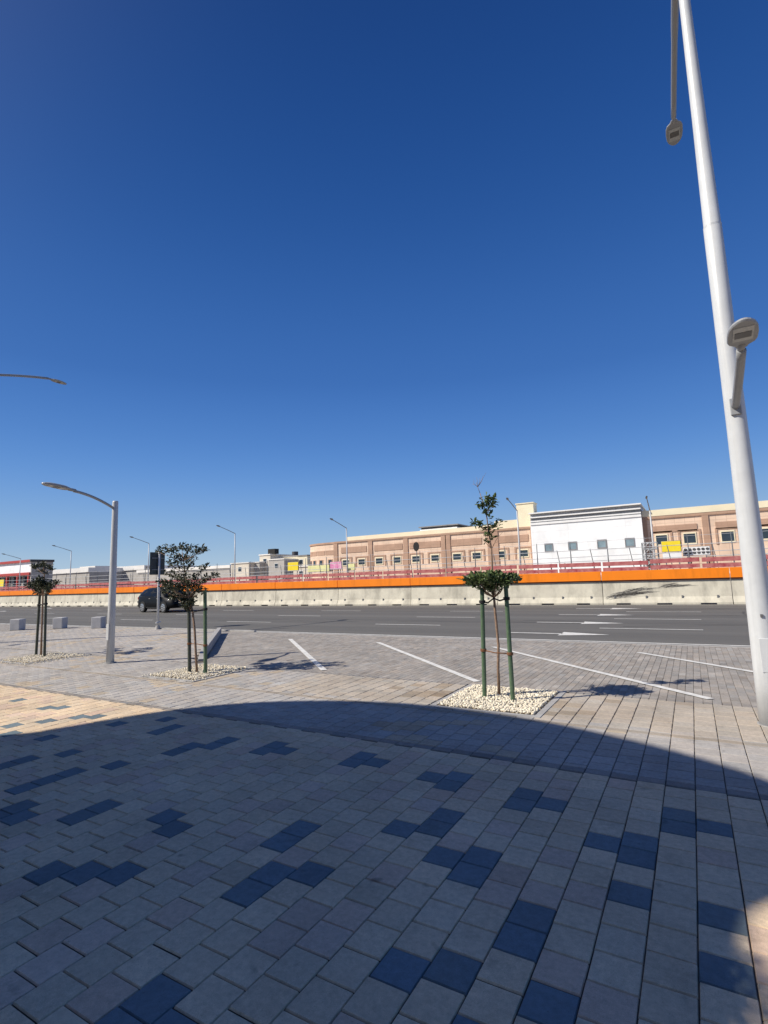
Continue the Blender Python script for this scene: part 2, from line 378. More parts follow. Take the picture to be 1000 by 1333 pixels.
# pit kerbs, soil, pebbles
for (x0,x1,y0,y1) in PITS:
    t = .075
    k = MB()
    k.box(x0-t,x1+t,y0-t,y0,-.04,.006); k.box(x0-t,x1+t,y1,y1+t,-.04,.006)
    k.box(x0-t,x0,y0,y1,-.04,.006); k.box(x1,x1+t,y0,y1,-.04,.006)
    tag(k.build('tree_pit_kerb', M['kerb']), kind='structure')
    tag(MB().add([(x0,y0,-.006),(x1,y0,-.006),(x1,y1,-.006),(x0,y1,-.006)],[(0,1,2,3)]).build('soil', M['soil']), kind='structure')
def pebbles(x0, x1, y0, y1, n, label, spill=0.0):
    phi = (1+5**.5)/2
    iv = np.array([(-1,phi,0),(1,phi,0),(-1,-phi,0),(1,-phi,0),(0,-1,phi),(0,1,phi),(0,-1,-phi),(0,1,-phi),(phi,0,-1),(phi,0,1),(-phi,0,-1),(-phi,0,1)])
    iv /= np.linalg.norm(iv[0])
    fi = [(0,11,5),(0,5,1),(0,1,7),(0,7,10),(0,10,11),(1,5,9),(5,11,4),(11,10,2),(10,7,6),(7,1,8),(3,9,4),(3,4,2),(3,2,6),(3,6,8),(3,8,9),(4,9,5),(2,4,11),(6,2,10),(8,6,7),(9,8,1)]
    vs = []; fs = []
    for k in range(n):
        s = np.array([random.uniform(.010,.024), random.uniform(.009,.017), random.uniform(.008,.014)])
        a = random.uniform(0, 2*pi); ca, sa = math.cos(a), math.sin(a)
        v = iv*s*rng.uniform(.85,1.15,(12,1))
        v = np.c_[v[:,0]*ca-v[:,1]*sa, v[:,0]*sa+v[:,1]*ca, v[:,2]]
        if spill and random.random() < .12:
            p = (random.uniform(x0-spill, x1+spill), random.uniform(y0-spill*.6, y1+spill*.4)); zz = .008
        else:
            p = (random.uniform(x0+.02, x1-.02), random.uniform(y0+.02, y1-.02)); zz = random.uniform(.002,.03)
        v += np.array([p[0], p[1], zz]); o = len(vs); vs += v.tolist(); fs += [(a_+o,b_+o,c_+o) for a_,b_,c_ in fi]
    mb = MB(); mb.v = vs; mb.f = fs; mb.mi = [0]*len(fs)
    tag(mb.build('gravel', M['pebble'], smooth=True), label, 'gravel', kind='stuff')
pebbles(*PITS[0], 4600, 'cream pebbles filling the square pit of the nearest young tree')
pebbles(*PITS[1], 3000, 'cream pebbles in the pit of the bushier middle tree', .10)
pebbles(*PITS[2], 2600, 'cream pebbles spilling from the pit of the left hand tree', .28)

# kerbs
k = MB()
dx0, dx1 = -9.55, -13.95
def kerb_section(xa, za, xb, zb):
    # slanted kerb stone between two x on the diagonal
    n = Vector((1.02, 1, 0)).normalized()*.13
    a = Vector((xa, diag(xa), 0)); b_ = Vector((xb, diag(xb), 0))
    vs = [a-n*.0+Vector((0,0,-.05)), a+n+Vector((0,0,-.05)), a+n+Vector((0,0,za)), a+Vector((0,0,za+.002)),
          b_+Vector((0,0,-.05)), b_+n+Vector((0,0,-.05)), b_+n+Vector((0,0,zb)), b_+Vector((0,0,zb+.002))]
    k.add(vs, [(0,1,2,3),(7,6,5,4),(0,4,5,1),(1,5,6,2),(2,6,7,3),(3,7,4,0)])
nseg = 7
for q in range(nseg):
    xa = dx0+(dx1-dx0)*q/nseg; xb = dx0+(dx1-dx0)*(q+.985)/nseg
    za = .20; zb = .20
    if q == 0: za = .03
    kerb_section(xa, za, xb, zb)
tag(k.build('raised_kerb', M['kerb'], bevel=.008), kind='structure')
k = MB()
x = -60.0
while x < 12:
    if x+1 < -20.9 or x > -13.9: k.box(x+.003, x+.997, EY-.12, EY, -.05, .004)
    else: k.box(x+.003, x+.997, EY-.12, EY, -.05, .05)
    x += 1.0
tag(k.build('edge_kerb', M['kerb'], bevel=.005), kind='structure')

# ------------------------------------------------------------------ road markings
mk = MB()
def strip(p, q, w, z=.003):
    p = Vector(p).to_3d(); q = Vector(q).to_3d(); d = (q-p).normalized(); n = Vector((-d.y, d.x, 0))*w/2
    for v in (p, q): v.z = z
    mk.add([p-n, q-n, q+n, p+n], [(0,1,2,3)])
strip((-120, EY+.13), (60, EY+.13), .11)
strip((-120, 27.85), (60, 27.85), .10)
for Y, off in ((16.65, 0), (20.0, 0), (23.45, .05)):
    for n in range(-14, 6):
        x0 = -2.5+off+7.75*n
        strip((x0, Y), (x0+2.62, Y), .11)
for Y in (14.95, 18.3, 21.72, 25.35):
    for X0 in (-4.75, -52.0):
        strip((X0, Y), (X0+1.55, Y), .14)
        mk.add([(X0+1.5,Y-.42,.003),(X0+2.75,Y,.003),(X0+1.5,Y+.42,.003)], [(0,1,2)])
for xa in (-10.24, -7.25, -4.14, -1.09, 1.98, 5.0):
    strip((xa, 11.87), (xa+(11.87-7.95)*1.07, 7.95), .115, .008)
tag(mk.build('road_marking', M['mark']), kind='structure')

random.seed(41)
cr = MB()
def seam(x0, y0, x1, y1, w=.035, n=14, wob=.12):
    pts = [(x0+(x1-x0)*i/n+random.uniform(-wob,wob)*.4, y0+(y1-y0)*i/n+random.uniform(-wob,wob)*.5) for i in range(n+1)]
    vs = []
    for i, (x, y) in enumerate(pts):
        dx = pts[min(i+1,n)][0]-pts[max(i-1,0)][0]; dy = pts[min(i+1,n)][1]-pts[max(i-1,0)][1]; l = math.hypot(dx, dy) or 1
        ww = w*random.uniform(.3,1); vs += [(x-dy/l*ww, y+dx/l*ww, -.001), (x+dy/l*ww, y-dx/l*ww, -.001)]
    cr.add(vs, [(2*i,2*i+1,2*i+3,2*i+2) for i in range(n)])
for _ in range(16):
    x = random.uniform(-40, 6); y = random.uniform(14.3, 27); a_ = random.choice((0, 0, pi/2, .3)); l_ = random.uniform(2, 7)
    seam(x, y, x+l_*math.cos(a_), min(27.5, y+l_*math.sin(a_)))
seam(-60, 18.35, 20, 18.35, .02, 80, .03); seam(-60, 25.0, 20, 25.0, .02, 80, .03)
tag(cr.build('road_crack_sealing', M['darksteel2']), kind='structure')
# ------------------------------------------------------------------ lamps
def lamp_head_mesh(L=.58, W=.29, T=.055):
    """outline in local: starts at x=0 (neck) to x=L, flat leaf shape, underside at z=0"""
    st = [(0,.05),(.05,.07),(.10,.125),(.16,.145),(.30,.148),(.42,.135),(.50,.105),(.55,.065),(.575,.03),(.58,.01)]
    s = L/.58; ww = W/.29
    up = [(x*s, y*ww) for x, y in st]; poly = up+[(x, -y) for x, y in reversed(up)]
    n = len(poly); m = MB()
    def ring(z, f): return [(L*.5+(x-L*.5)*f, y*f, z) for x, y in poly]
    v = ring(0, .95)+ring(.012, 1)+ring(T*.6, .97)+ring(T, .75)
    fs = [tuple(range(n))]
    for r_ in range(3):
        for i in range(n): fs.append((r_*n+i, r_*n+(i+1)%n, (r_+1)*n+(i+1)%n, (r_+1)*n+i)[::-1])
    fs.append(tuple(range(3*n, 4*n))[::-1])
    m.add(v, fs); return m
def orient(o, origin, direction, up=Vector((0,0,1))):
    d = Vector(direction).normalized(); y = up.cross(d).normalized(); z = d.cross(y)
    from mathutils import Matrix
    o.matrix_local = Matrix(((d.x,y.x,z.x,origin[0]),(d.y,y.y,z.y,origin[1]),(d.z,y.z,z.z,origin[2]),(0,0,0,1)))
def add_head(root, origin, direction, L=.58, W=.29, nm='lamp_head'):
    h = lamp_head_mesh(L, W).build(nm, M['luminaire'], root); orient(h, origin, direction)
    l1 = MB().box(L*.30, L*.78, -W*.33, W*.33, -.006, .0).build('lens', M['lens'], h)
    m2 = MB().box(L*.42, L*.62, -W*.27, W*.27, -.010, -.0065).build('light_module', M['lensdark'], h)
    MB().tube([(-.09,0,.02),(.06,0,.02)], [.032,.036], 12).build('neck', M['luminaire'], h, smooth=True)
    return h
def bez(p0, p1, p2, n=10):
    p0, p1, p2 = map(Vector, (p0, p1, p2))
    return [(1-t)**2*p0+2*t*(1-t)*p1+t*t*p2 for t in [i/n for i in range(n+1)]]
def small_lamp(loc, label):
    t = tag(empty('street_lamp', loc), label, 'street lamp')
    MB().tube([(0,0,-.02),(0,0,1.2),(0,0,3.60),(0,0,3.63)], [.085,.078,.062,.055], 20).build('pole', M['steel'], t, smooth=False)
    t.children[0].data.polygons.foreach_set('use_smooth', [True]*len(t.children[0].data.polygons))
    MB().tube(bez((0,-.04,3.46),(0,-.50,3.70),(0,-.95,3.745)), [.030]*11, 12).build('arm', M['luminaire'], t, smooth=True)
    add_head(t, (0,-1.0,3.745), (0,-1,.10), .60, .27)
    MB().box(-.045,.045,-.088,-.078,.5,.85).build('access_door', M['steel'], t, bevel=.004)
    MB().tube([(0,0,0),(0,0,.015)], .13, 20).build('base_collar', M['kerb'], t)
    return t
small_lamp((-11.29, 7.07, 0), 'short grey street lamp with its arm bent left, standing on the sunlit walkway')
def tall_lamp(loc, label, low=True, adx=-.10, az=(9.75,9.98)):
    t = tag(empty('street_lamp', loc), label, 'street lamp')
    zs = [-.02,0.6,2.2,3.2,4.6,5.66,5.67,7,9,10.15]; rs = [.128,.124,.108,.101,.097,.0945,.090,.076,.058,.050]
    o = MB().tube([(0,0,z) for z in zs], rs, 32).build('pole', M['lightsteel'], t, smooth=True)
    MB().tube([(0,0,5.64),(0,0,5.668)], [.0947,.0947], 32).build('pole_joint', M['lightsteel'], t)
    MB().tube(bez((0,.03,az[0]),(adx*.5,1.8,az[1]),(adx,3.30,9.92)), [.052]*5+[.045]*6, 14).build('arm', M['luminaire'], t, smooth=True)
    add_head(t, (adx,3.36,9.90), (adx*.03,1,-.03), .64, .28)
    if low:
        MB().tube(bez((0,-.06,3.42),(0,-.75,3.52),(0,-1.22,3.66)), [.042]*11, 12).build('arm', M['luminaire'], t, smooth=True)
        MB().box(-.05,.05,-.125,-.085,3.33,3.52).build('arm_bracket', M['luminaire'], t, bevel=.006)
        add_head(t, (0,-1.26,3.665), (0,-1,.20), .44, .235)
    MB().box(-.05,.05,-.126,-.115,.55,.90).build('access_door', M['lightsteel'], t, bevel=.004)
    MB().box(-.012,.012,-.132,-.115,1.12,1.15).build('bolt', M['lensdark'], t)
    MB().tube([(0,0,0),(0,0,.008)], .145, 28).build('base_collar', M['kerb'], t)
    return t
tall_lamp((.59, 6.93, 0), 'tall pale grey double-arm lamp post cropped at the right edge, standing nearest')
tall_lamp((-21.4, 7.0, 0), 'tall lamp post outside the left edge, only its high arm showing', True, .25, (9.0,9.68))

# far road lamps on the other carriageway
DZ = 1.25       # level of the raised carriageway
def far_lamp(px, ptop, label):
    top = at(px, ptop, 56.0)
    t = tag(empty('highway_lamp', (top.x, 56.0, DZ)), label, 'street lamp', 'slim lamps along the far carriageway')
    h = top.z-DZ
    MB().tube([(0,0,0),(0,0,h)], [.11,.065], 10).build('pole', M['steel'], t, smooth=True)
    MB().tube([(0,0,h-.05),(0,-1.7,h+.45),(0,-3.0,h+.80)], [.05,.045,.04], 8).build('arm', M['darksteel'], t, smooth=True)
    MB().tube([(0,-2.9,h+.78),(0,-3.2,h+.86),(0,-3.6,h+.93)], [.06,.14,.05], 10, .4).build('lamp_head', M['darksteel'], t, smooth=True)
    return t
for px, py, lb in ((27,727,'slim grey highway lamp in front of the red trimmed building'),(93,717,'slim grey highway lamp just right of the red trimmed building'),
                   (194,707,'slim grey highway lamp between the short street lamp and the dark sign'),(306,694,'slim grey highway lamp right of the bushy tree, over pale houses'),
                   (451,687,'slim grey highway lamp in front of the left end of the pink stone building'),(673,664,'slim grey highway lamp in front of the cream tower'),
                   (846,664,'slim dark highway lamp beside the scaffold tower')):
    far_lamp(px, py, lb)

# ------------------------------------------------------------------ barrier
PITCH = 5.48; B0 = 28.4
def barrier_proto(loc):
    t = empty('concrete_barrier', loc)
    prof = [(0,0),(0,.09),(.13,.36),(.20,1.13),(.44,1.13),(.51,.36),(.64,.09),(.64,0)]
    prof2 = [(0,.065),(0,.09),(.13,.36),(.20,1.13),(.44,1.13),(.51,.36),(.64,.09),(.64,.065)]
    m = MB(); L = PITCH-.03; xs = [0]; slots = []
    for c in (L*.17, L*.5, L*.83): slots.append((c-.32, c+.32))
    a = 0
    for s0, s1 in slots:
        m.xprism(prof[::-1], a, s0); m.xprism(prof2[::-1], s0, s1); a = s1
    m.xprism(prof[::-1], a, L)
    m.build('body', M['barrier'], t)
    box_part('shade_strip', M['darkred'], t, 0, L, .13, .50, 1.131, 1.195)  # dark strip painted in as the shaded base of the orange board
    box_part('orange_board', M['orange'], t, 0, L, .09, .16, 1.196, 1.66, bevel=.006)
    box_part('orange_cap', M['orange'], t, 0, L, .162, .50, 1.62, 1.655)
    for q in (.10,.36,.64,.90):
        p = MB().box(-.035,.035,.085,.15,.30,.42).build('lifting_pin', M['darksteel'], t, loc=(L*q,0,0))
    return t
proto = None
nb = 0
GB = 'concrete barrier sections with an orange board along the road'
for n in range(-16, 4):
    X = -3.98+PITCH*n
    if proto is None: o = proto = barrier_proto((X,B0,0))
    else: o = copy_tree(proto); o.location = (X,B0,0)
    nb += 1
    o.location.y += random.uniform(-.012,.012); o.rotation_euler.z = random.uniform(-.002,.002); o.rotation_euler.y = random.uniform(-.0012,.0012)
    tag(o, 'pale concrete road barrier section topped by an orange board, one of the clean unmarked sections', 'barrier', GB)
    if n == 0: o['label'] = 'concrete barrier section with black tyre scuffs, left of the nearest lamp post'; SC = o
    if n == 1: o['label'] = 'concrete barrier section directly behind the nearest lamp post'
    if n == -8: o['label'] = 'concrete barrier section half hidden behind the bushy tree, beside the black car'
    if n == -1: o['label'] = 'concrete barrier section just left of the scuffed one, below the white building'
# scuffs: thin strips on the sloped face of section n=0
def face_y(z): return .13+(z-.36)/.77*.07 if z > .36 else (z-.09)/.27*.13
sc = MB()
def stroke(x0, z0, x1, z1, w, bow=.03, n=10):
    vs = []
    for i in range(n+1):
        t = i/n; x = x0+(x1-x0)*t; z = z0+(z1-z0)*t+bow*math.sin(pi*t)
        ww = w*math.sin(pi*(.08+.84*t))*(1+random.uniform(-.25,.25))
        for s_ in (-1, 1):
            zz = z+s_*ww; vs.append((x, face_y(zz)-.003, zz))
    sc.add(vs, [(2*i,2*i+2,2*i+3,2*i+1) for i in range(n)])
random.seed(3)
for q in range(58):
    x0 = random.uniform(.05,1.2); z0 = .25+x0*.22+random.uniform(-.07,.16)
    stroke(x0, z0, x0+random.uniform(.5,1.5), z0+random.uniform(.05,.24), random.uniform(.006,.024), random.uniform(-.02,.05))
for q in range(30):
    x0 = random.uniform(2.5,3.4); z0 = .82+random.uniform(-.08,.1)
    stroke(x0, z0, x0+random.uniform(.3,.8), z0+random.uniform(.0,.14), random.uniform(.006,.022), random.uniform(-.02,.04))
sc.build('scuff_mark', M['scuff'], SC)

# ------------------------------------------------------------------ raised carriageway, red barriers, railing
tag(MB().box(-260, 120, 38.6, 62, -.05, DZ).build('raised_carriageway', M['deck']), kind='structure')
random.seed(21)
def red_proto(loc, L=2.9):
    t = empty('traffic_barrier', loc)
    box_part('board', M['red'], t, .02, L-.0, -.06, .0, .80, 1.08, bevel=.008)
    box_part('board', M['red'], t, .02, L-.0, -.05, .0, .42, .68, bevel=.008)
    box_part('base', M['whiteplastic'], t, .1, L-.1, -.10, .12, .0, .14, bevel=.01)
    for xx in (.4, L-.5): box_part('post', M['darkred'], t, xx, xx+.07, .003, .07, .10, 1.10)
    return t
rp = None
for n in range(-34, 6):
    X = n*3.0+.6
    white = (n % 11 == 5)
    if rp is None: o = rp = red_proto((X,39.6,DZ))
    else: o = copy_tree(rp)
    o.location = (X,39.6+random.uniform(-.06,.06),DZ+random.uniform(-.04,.03)); o.rotation_euler = (0,random.uniform(-.008,.008),random.uniform(-.02,.02))
    tag(o, 'faded red plastic traffic barrier in the row above the orange board', 'barrier', 'red traffic barriers on the far carriageway')
def rail_proto(loc, L=5.0, H=2.15):
    t = empty('railing', loc)
    for zz, rr in ((1.2,.025), (1.52,.022), (2.02,.022), (2.62,.011)): MB().tube([(0,0,zz),(L,0,zz)], rr, 6).build('rail', M['steel'], t)
    for xx in (.02, L/2): MB().tube([(xx,0,0),(xx,0,1.5),(xx,.03,2.7)], [.05,.04,.025], 6).build('post', M['darksteel'], t)
    for xx in (1.7, 4.1): MB().tube([(xx,.55,0),(xx-.30,.55,2.12)], .03, 6).build('brace', M['darksteel'], t)
    return t
rl = None
for n in range(-22, 4):
    X = n*5.05-10.18+10.1
    if rl is None: o = rl = rail_proto((X,40.6,DZ))
    else: o = copy_tree(rl); o.location = (X,40.6,DZ)
    tag(o, 'grey metal railing section with thin pipes and leaning posts above the red barriers', 'railing', 'railing sections on the far carriageway')

# ------------------------------------------------------------------ background buildings
def bx(root, name, m, px0, px1, py_top, Y, depth, zb=0.0, py_ref=None):
    a = at(px0, py_top, Y); b = at(px1, py_top, Y)
    return a.x, b.x, a.z
FY = 75.0
def window(root, xc, z0, z1, w, y, frame=M['cream'], surround=M['brown'], gl=M['glass']):
    if surround:
        m = MB(); m.box(xc-w*.86, xc-w*.70, y-.08, y-.003, z0-.25, z1+.42); m.box(xc+w*.70, xc+w*.86, y-.08, y-.003, z0-.25, z1+.42)
        m.box(xc-w*.70, xc+w*.70, y-.08, y-.003, z1+.24, z1+.42); m.build('window_surround', surround, root)
    f = MB(); t = .10
    f.box(xc-w/2, xc+w/2, y-.07, y-.003, z1-t, z1+.08); f.box(xc-w/2, xc+w/2, y-.07, y-.003, z0-.1, z0+t-.05)
    f.box(xc-w/2, xc-w/2+t, y-.07, y-.003, z0+t-.05, z1-t); f.box(xc+w/2-t, xc+w/2, y-.07, y-.003, z0+t-.05, z1-t)
    fr = f.build('window', frame, root)
    MB().box(xc-w/2+t, xc+w/2-t, y-.03, y-.002, z0+t-.05, z1-t).build('pane', gl, fr)
def P(px, py, Y): return at(px, py, Y)
# main pink stone building
b = tag(empty('commercial_building', (-37, FY, 0)), 'long pink beige stone building with brown bands, left of the white building', 'building')
b.location = (0,0,0)
xl, xr = -54.1, -19.25; TOP = 8.45
box_part('wall', M['tan'], b, xl, xr, FY, FY+22, 0, TOP-.3)
box_part('cornice', M['brown'], b, xl-.1, xr, FY-.18, FY+22, TOP-.295, TOP)
box_part('parapet', M['cream'], b, -52.5, xr, FY+1.2, FY+20, TOP+.003, TOP+.80)
rb = empty_roof = MB().box(-38.2, -31.6, FY+2.0, FY+8, TOP+.81, TOP+1.05).build('roof_box', M['white'], b)
MB().box(-38.0, -31.8, FY+2.1, FY+8, TOP+1.053, TOP+1.38).build('louvre', M['darktrim'], rb)
MB().box(-38.4, -31.4, FY+1.9, FY+8, TOP+1.383, TOP+1.55).build('roof_cap', M['greytrim'], rb)
for px in (437, 482, 528, 577.5, 583, 638, 645, 695):
    X = at(px, 700, FY).x; box_part('pilaster', M['brown'], b, X-.42, X+.42 if px != 695 else xr, FY-.14, FY-.003, 0, TOP-.30)
for pa, pb in ((444,477),(487,523.5),(533,573),(587,627),(646,688)):
    xa = at(pa, 700, FY).x; xb = at(pb, 700, FY).x
    box_part('stone_band', M['brown'], b, xa, xb, FY-.08, FY-.004, 6.35, 7.35)
for px, py in ((450.5,728),(471,727),(493.8,725.5),(517,724),(541.5,722.5),(566.5,721),(595,719),(620.5,718),(651.5,716),(681.3,714.5)):
    p = at(px, py, FY); window(b, p.x, 4.15, 5.2, 1.5, FY)
# rounded left end
t_ = MB(); poly = [(-54.1,FY)]+[(-54.1-7.6*math.sin(a), FY+3.0-3.0*math.cos(a)) for a in [pi/2*k/5 for k in range(1,6)]]+[(-61.7,FY+14),(-54.1,FY+14)]
t_.prism(poly[::-1], 0, TOP-.35)
rd = t_.build('corner_wall', M['tan'], b)
MB().prism([(x-.1 if x < -54.2 else x, y-.12) for x,y in poly][::-1], TOP-.345, TOP-.02).build('corner_cornice', M['brown'], b)
for i in range(5):
    a0, a1 = poly[i], poly[i+1]
    mx, my = (a0[0]+a1[0])/2, (a0[1]+a1[1])/2; ang = math.atan2(a0[1]-a1[1], a0[0]-a1[0])
    f = MB().box(-.55,.55,-.06,-.003,3.3,5.4).build('window', M['brown'], b, loc=(mx,my,0), rz=ang)
    MB().box(-.34,.34,-.09,-.061,3.4,5.3).build('pane', M['glass'], f)
    wd = math.hypot(a0[0]-a1[0], a0[1]-a1[1])
    MB().box(-wd*.46,wd*.46,-.05,-.003,6.2,7.0).build('stone_band', M['brown'], b, loc=(mx,my,0), rz=ang)
# cream tower
cr = tag(empty('stair_tower', (-20,FY+1,0)), 'cream stair tower rising behind the join of the pink and white buildings', 'tower')
cr.location = (0,0,0)
box_part('wall', M['cream'], cr, -21.5, -19.0, FY+.6, FY+2.6, TOP-.2, 11.9)
box_part('wall', M['cream'], cr, -25.0, -21.5, FY+.7, FY+2.6, TOP-.2, 9.7)
box_part('roof_cap', M['cream'], cr, -21.6, -18.9, FY+.5, FY+2.7, 11.903, 12.05)
# white building
w = tag(empty('commercial_building', (0,0,0)), 'white clad building with grey roof bands between the two pink stone ones', 'building')
xa, xb, WY = -19.2, -4.95, FY-.9
zt = at(833, 655, WY).z
box_part('wall', M['whitepanel'], w, xa, xb, WY, WY+20, 0, zt-1.75)
box_part('roof_band', M['white'], w, xa, xb, WY-.12, WY+20, zt-1.747, zt-1.45)
box_part('roof_band', M['softtrim'], w, xa, xb, WY+.15, WY+20, zt-1.447, zt-1.30)
box_part('roof_band', M['white'], w, xa, xb, WY-.02, WY+20, zt-1.297, zt-1.15)
box_part('louvre', M['midtrim'], w, xa, xb, WY+.2, WY+20, zt-1.147, zt-.75)
box_part('roof_band', M['white'], w, xa, xb, WY-.05, WY+20, zt-.747, zt-.58)
box_part('louvre', M['softtrim'], w, xa, xb, WY+.2, WY+20, zt-.577, zt-.17)
box_part('cornice', M['white'], w, xa-.1, xb+.1, WY-.30, WY+20, zt-.167, zt)
for px, py in ((714.5,712.7),(745.5,710.5),(783.5,708),(820,706)):
    p = at(px, py, WY); window(w, p.x, p.z-.5, p.z+.5, 1.15, WY, M['greytrim'], None, M['bluegl'])
# right pink building
b = tag(empty('commercial_building', (0,0,0)), 'pink beige stone building with cream parapet at the right, behind the nearest lamp post', 'building')
xl, xr = -4.9, 26
box_part('wall', M['tan'], b, xl, xr, FY, FY+22, 0, TOP-.3)
box_part('cornice', M['brown'], b, xl, xr, FY-.16, FY+22, TOP-.297, TOP+.05)
box_part('parapet', M['cream'], b, xl, xr, FY-.2, FY+22, TOP+.053, TOP+.85)
for px in (840, 920.5, 1035):
    X = at(px, 700, FY).x; box_part('pilaster', M['brown'], b, X-.35, X+.35, FY-.14, FY-.003, 0, TOP-.30)
for pa, pb in ((850,908),(932,962),(985,1012)):
    xa = at(pa, 690, FY).x; xb = at(pb, 690, FY).x
    box_part('stone_band', M['brown'], b, xa, xb, FY-.08, FY-.004, 6.35, 7.2)
for px, py in ((861.5,702),(898,700),(947.5,697.5),(994,694)):
    p = at(px, py, FY); window(b, p.x, p.z-.7, p.z+.6, 1.45, FY)
# left red trimmed showroom
b = tag(empty('showroom_building', (0,0,0)), 'white showroom with red trim and a grey side wall at the far left', 'building')
LX = at(41, 730, FY).x; z0 = at(41, 729, FY).z; depth_y = 80.6
z_red = at(41, 745.5, FY).z
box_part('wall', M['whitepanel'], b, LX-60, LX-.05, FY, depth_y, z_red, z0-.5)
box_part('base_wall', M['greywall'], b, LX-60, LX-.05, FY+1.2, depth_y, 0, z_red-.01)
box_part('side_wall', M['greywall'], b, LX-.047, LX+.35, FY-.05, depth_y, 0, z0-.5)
box_part('roof_trim', M['redtrim'], b, LX-60, LX+.1, FY-.5, depth_y+.2, z0-.497, z0+.15)
box_part('side_trim', M['darktrim'], b, LX+.103, LX+.6, FY-.5, depth_y+.2, z0-.497, z0+.15)
box_part('fascia', M['redtrim'], b, LX-60, LX-.05, FY-.4, FY-.003, z_red-.6, z_red+.15)
for k_ in range(8):
    X = LX-.6-k_*6.0
    box_part('column', M['redtrim'], b, X-.5, X+.1, FY-.3, FY+.3, 0, z_red-.61)
    f = box_part('window', M['darktrim'], b, X-5.6, X-.8, FY+1.1, FY+1.19, 2.0, z_red-.8)
    MB().box(X-5.4, X-1.0, FY+1.05, FY+1.095, 2.2, z_red-1.0).build('pane', M['glass'], f)
# sheds
s = tag(empty('warehouse', (0,0,0)), 'long low shed with a white roof edge, right of the red trimmed showroom', 'building')
for p0, p1, pt, Yd in ((68,110,742,100),(108,182,741,112)):
    a = at(p0, pt, Yd); c = at(p1, pt, Yd)
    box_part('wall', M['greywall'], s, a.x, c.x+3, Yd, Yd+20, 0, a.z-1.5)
    box_part('roof', M['whiteroof'], s, a.x-.3, c.x+3, Yd-.4, Yd+20.5, a.z-1.497, a.z)
a = at(104, 738, 130); c = at(124, 738, 130)
box_part('roof', M['whiteroof'], s, a.x, c.x, 130, 140, 3, a.z)
s = tag(empty('warehouse', (0,0,0)), 'low grey shed behind the bushy middle tree and the dark sign', 'building')
a = at(180, 741, 105); c = at(300, 733, 105)
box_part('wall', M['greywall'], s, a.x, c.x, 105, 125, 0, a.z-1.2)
box_part('roof', M['whiteroof'], s, a.x-.3, c.x+.2, 104.6, 125.5, a.z-1.197, a.z-.35)
for pq in (192, 290):
    a2 = at(pq, 737, 106); box_part('roof_tank', M['darktrim'], s, a2.x-1, a2.x+1.2, 106, 108, a.z-.34, a2.z)
# cluster of pale houses px 300..400
HS = [(301,324,733,96,'houses','plain cream house block left of the grey roofed house'),(322,338,732,98,'greywall','low grey house between the cream blocks'),
      (338,352,722,100,'houses','taller pale house carrying a black rooftop box'),(350,370,728,97,'greywall','grey green flat roofed house right of the black rooftop box'),
      (369,400,724,102,'cream','cream house behind the yellow sign'),(382,402,737,90,'houses','low pale annex left of the rounded stone corner')]
for p0, p1, pt, Yd, mt, lb in HS:
    h = tag(empty('house', (0,0,0)), lb, 'house')
    a = at(p0, pt, Yd); c = at(p1, pt, Yd)
    box_part('wall', M[mt], h, a.x, c.x, Yd, Yd+9, 0, a.z-.25)
    box_part('roof', M['whiteroof'] if mt != 'cream' else M['greytrim'], h, a.x-.15, c.x+.15, Yd-.2, Yd+9.2, a.z-.247, a.z)
    wN = max(1, int((c.x-a.x)/3.2))
    for q in range(wN):
        X = a.x+(c.x-a.x)*(q+.5)/wN
        f = box_part('window', M['white'], h, X-.6, X+.6, Yd-.05, Yd-.003, a.z-2.3, a.z-1.1)
        MB().box(X-.5, X+.5, Yd-.09, Yd-.051, a.z-2.2, a.z-1.2).build('pane', M['glass'], f)
    if p0 == 338:
        u = at(345, 722, 99.4); v = at(354, 722, 99.4)
        box_part('rooftop_box', M['stain'], h, u.x, v.x, 100.5, 102, a.z+.003, a.z+1.3)
    if p0 == 369:
        MB().tube([(a.x+2.2,Yd+2,a.z),(a.x+2.2,Yd+2,a.z+1.1)], .8, 16).build('water_tank', M['darktrim'], h)
# signs
def board(px0, px1, py0, py1, Y, mt, label, name='shop_sign', rows=0, leg=True, dm='darktrim'):
    a = at(px0, py0, Y); c = at(px1, py1, Y)
    t = tag(empty(name, ((a.x+c.x)/2, Y, 0)), label, 'sign')
    hw = (c.x-a.x)/2; z1 = at((px0+px1)/2, py0, Y).z; z0 = at((px0+px1)/2, py1, Y).z
    MB().box(-hw, hw, -.06, .06, z0, z1).build('panel', M[mt], t, bevel=.02)
    fr = MB(); fr.box(-hw-.05, hw+.05, .062, .11, z0-.05, z1+.05); fr.box(-hw-.05, hw+.05, -.075, .061, z0-.06, z0-.003); fr.build('frame', M['greytrim'], t)
    for sx in (-hw*.7, hw*.7): MB().tube([(sx,.15,0),(sx,.15,z0+.2)], .06, 8).build('post', M['darksteel'], t)
    return t, hw, z0, z1
t, hw, z0, z1 = board(861,887,704.5,718,66,'yellow','yellow shop sign in front of the right pink building')
random.seed(5)
MB().box(-hw, hw, -.06, .06, z0-.75, z0-.09).build('lower_panel', M['white'], t)
t, hw, z0, z1 = board(889,925,712,722.5,67,'white','white sign board with rows of dark dots, right of the yellow sign')
dm = MB()
for r_ in range(2):
    for c_ in range(6):
        X = -hw*.82+c_*hw*.33; Z = z0+(z1-z0)*(.3+.42*r_)
        dm.yprism([(X+.17*math.cos(2*pi*k/10), Z+.15*math.sin(2*pi*k/10)) for k in range(10)], -.085, -.066)
dm.build('dot_row', M['darktrim'], t)
board(375,388.5,732,743,66,'yellow','square yellow sign in front of the cream house')
board(430,445,731.5,741,66,'pink','magenta shop sign left of the tan corner lamp')
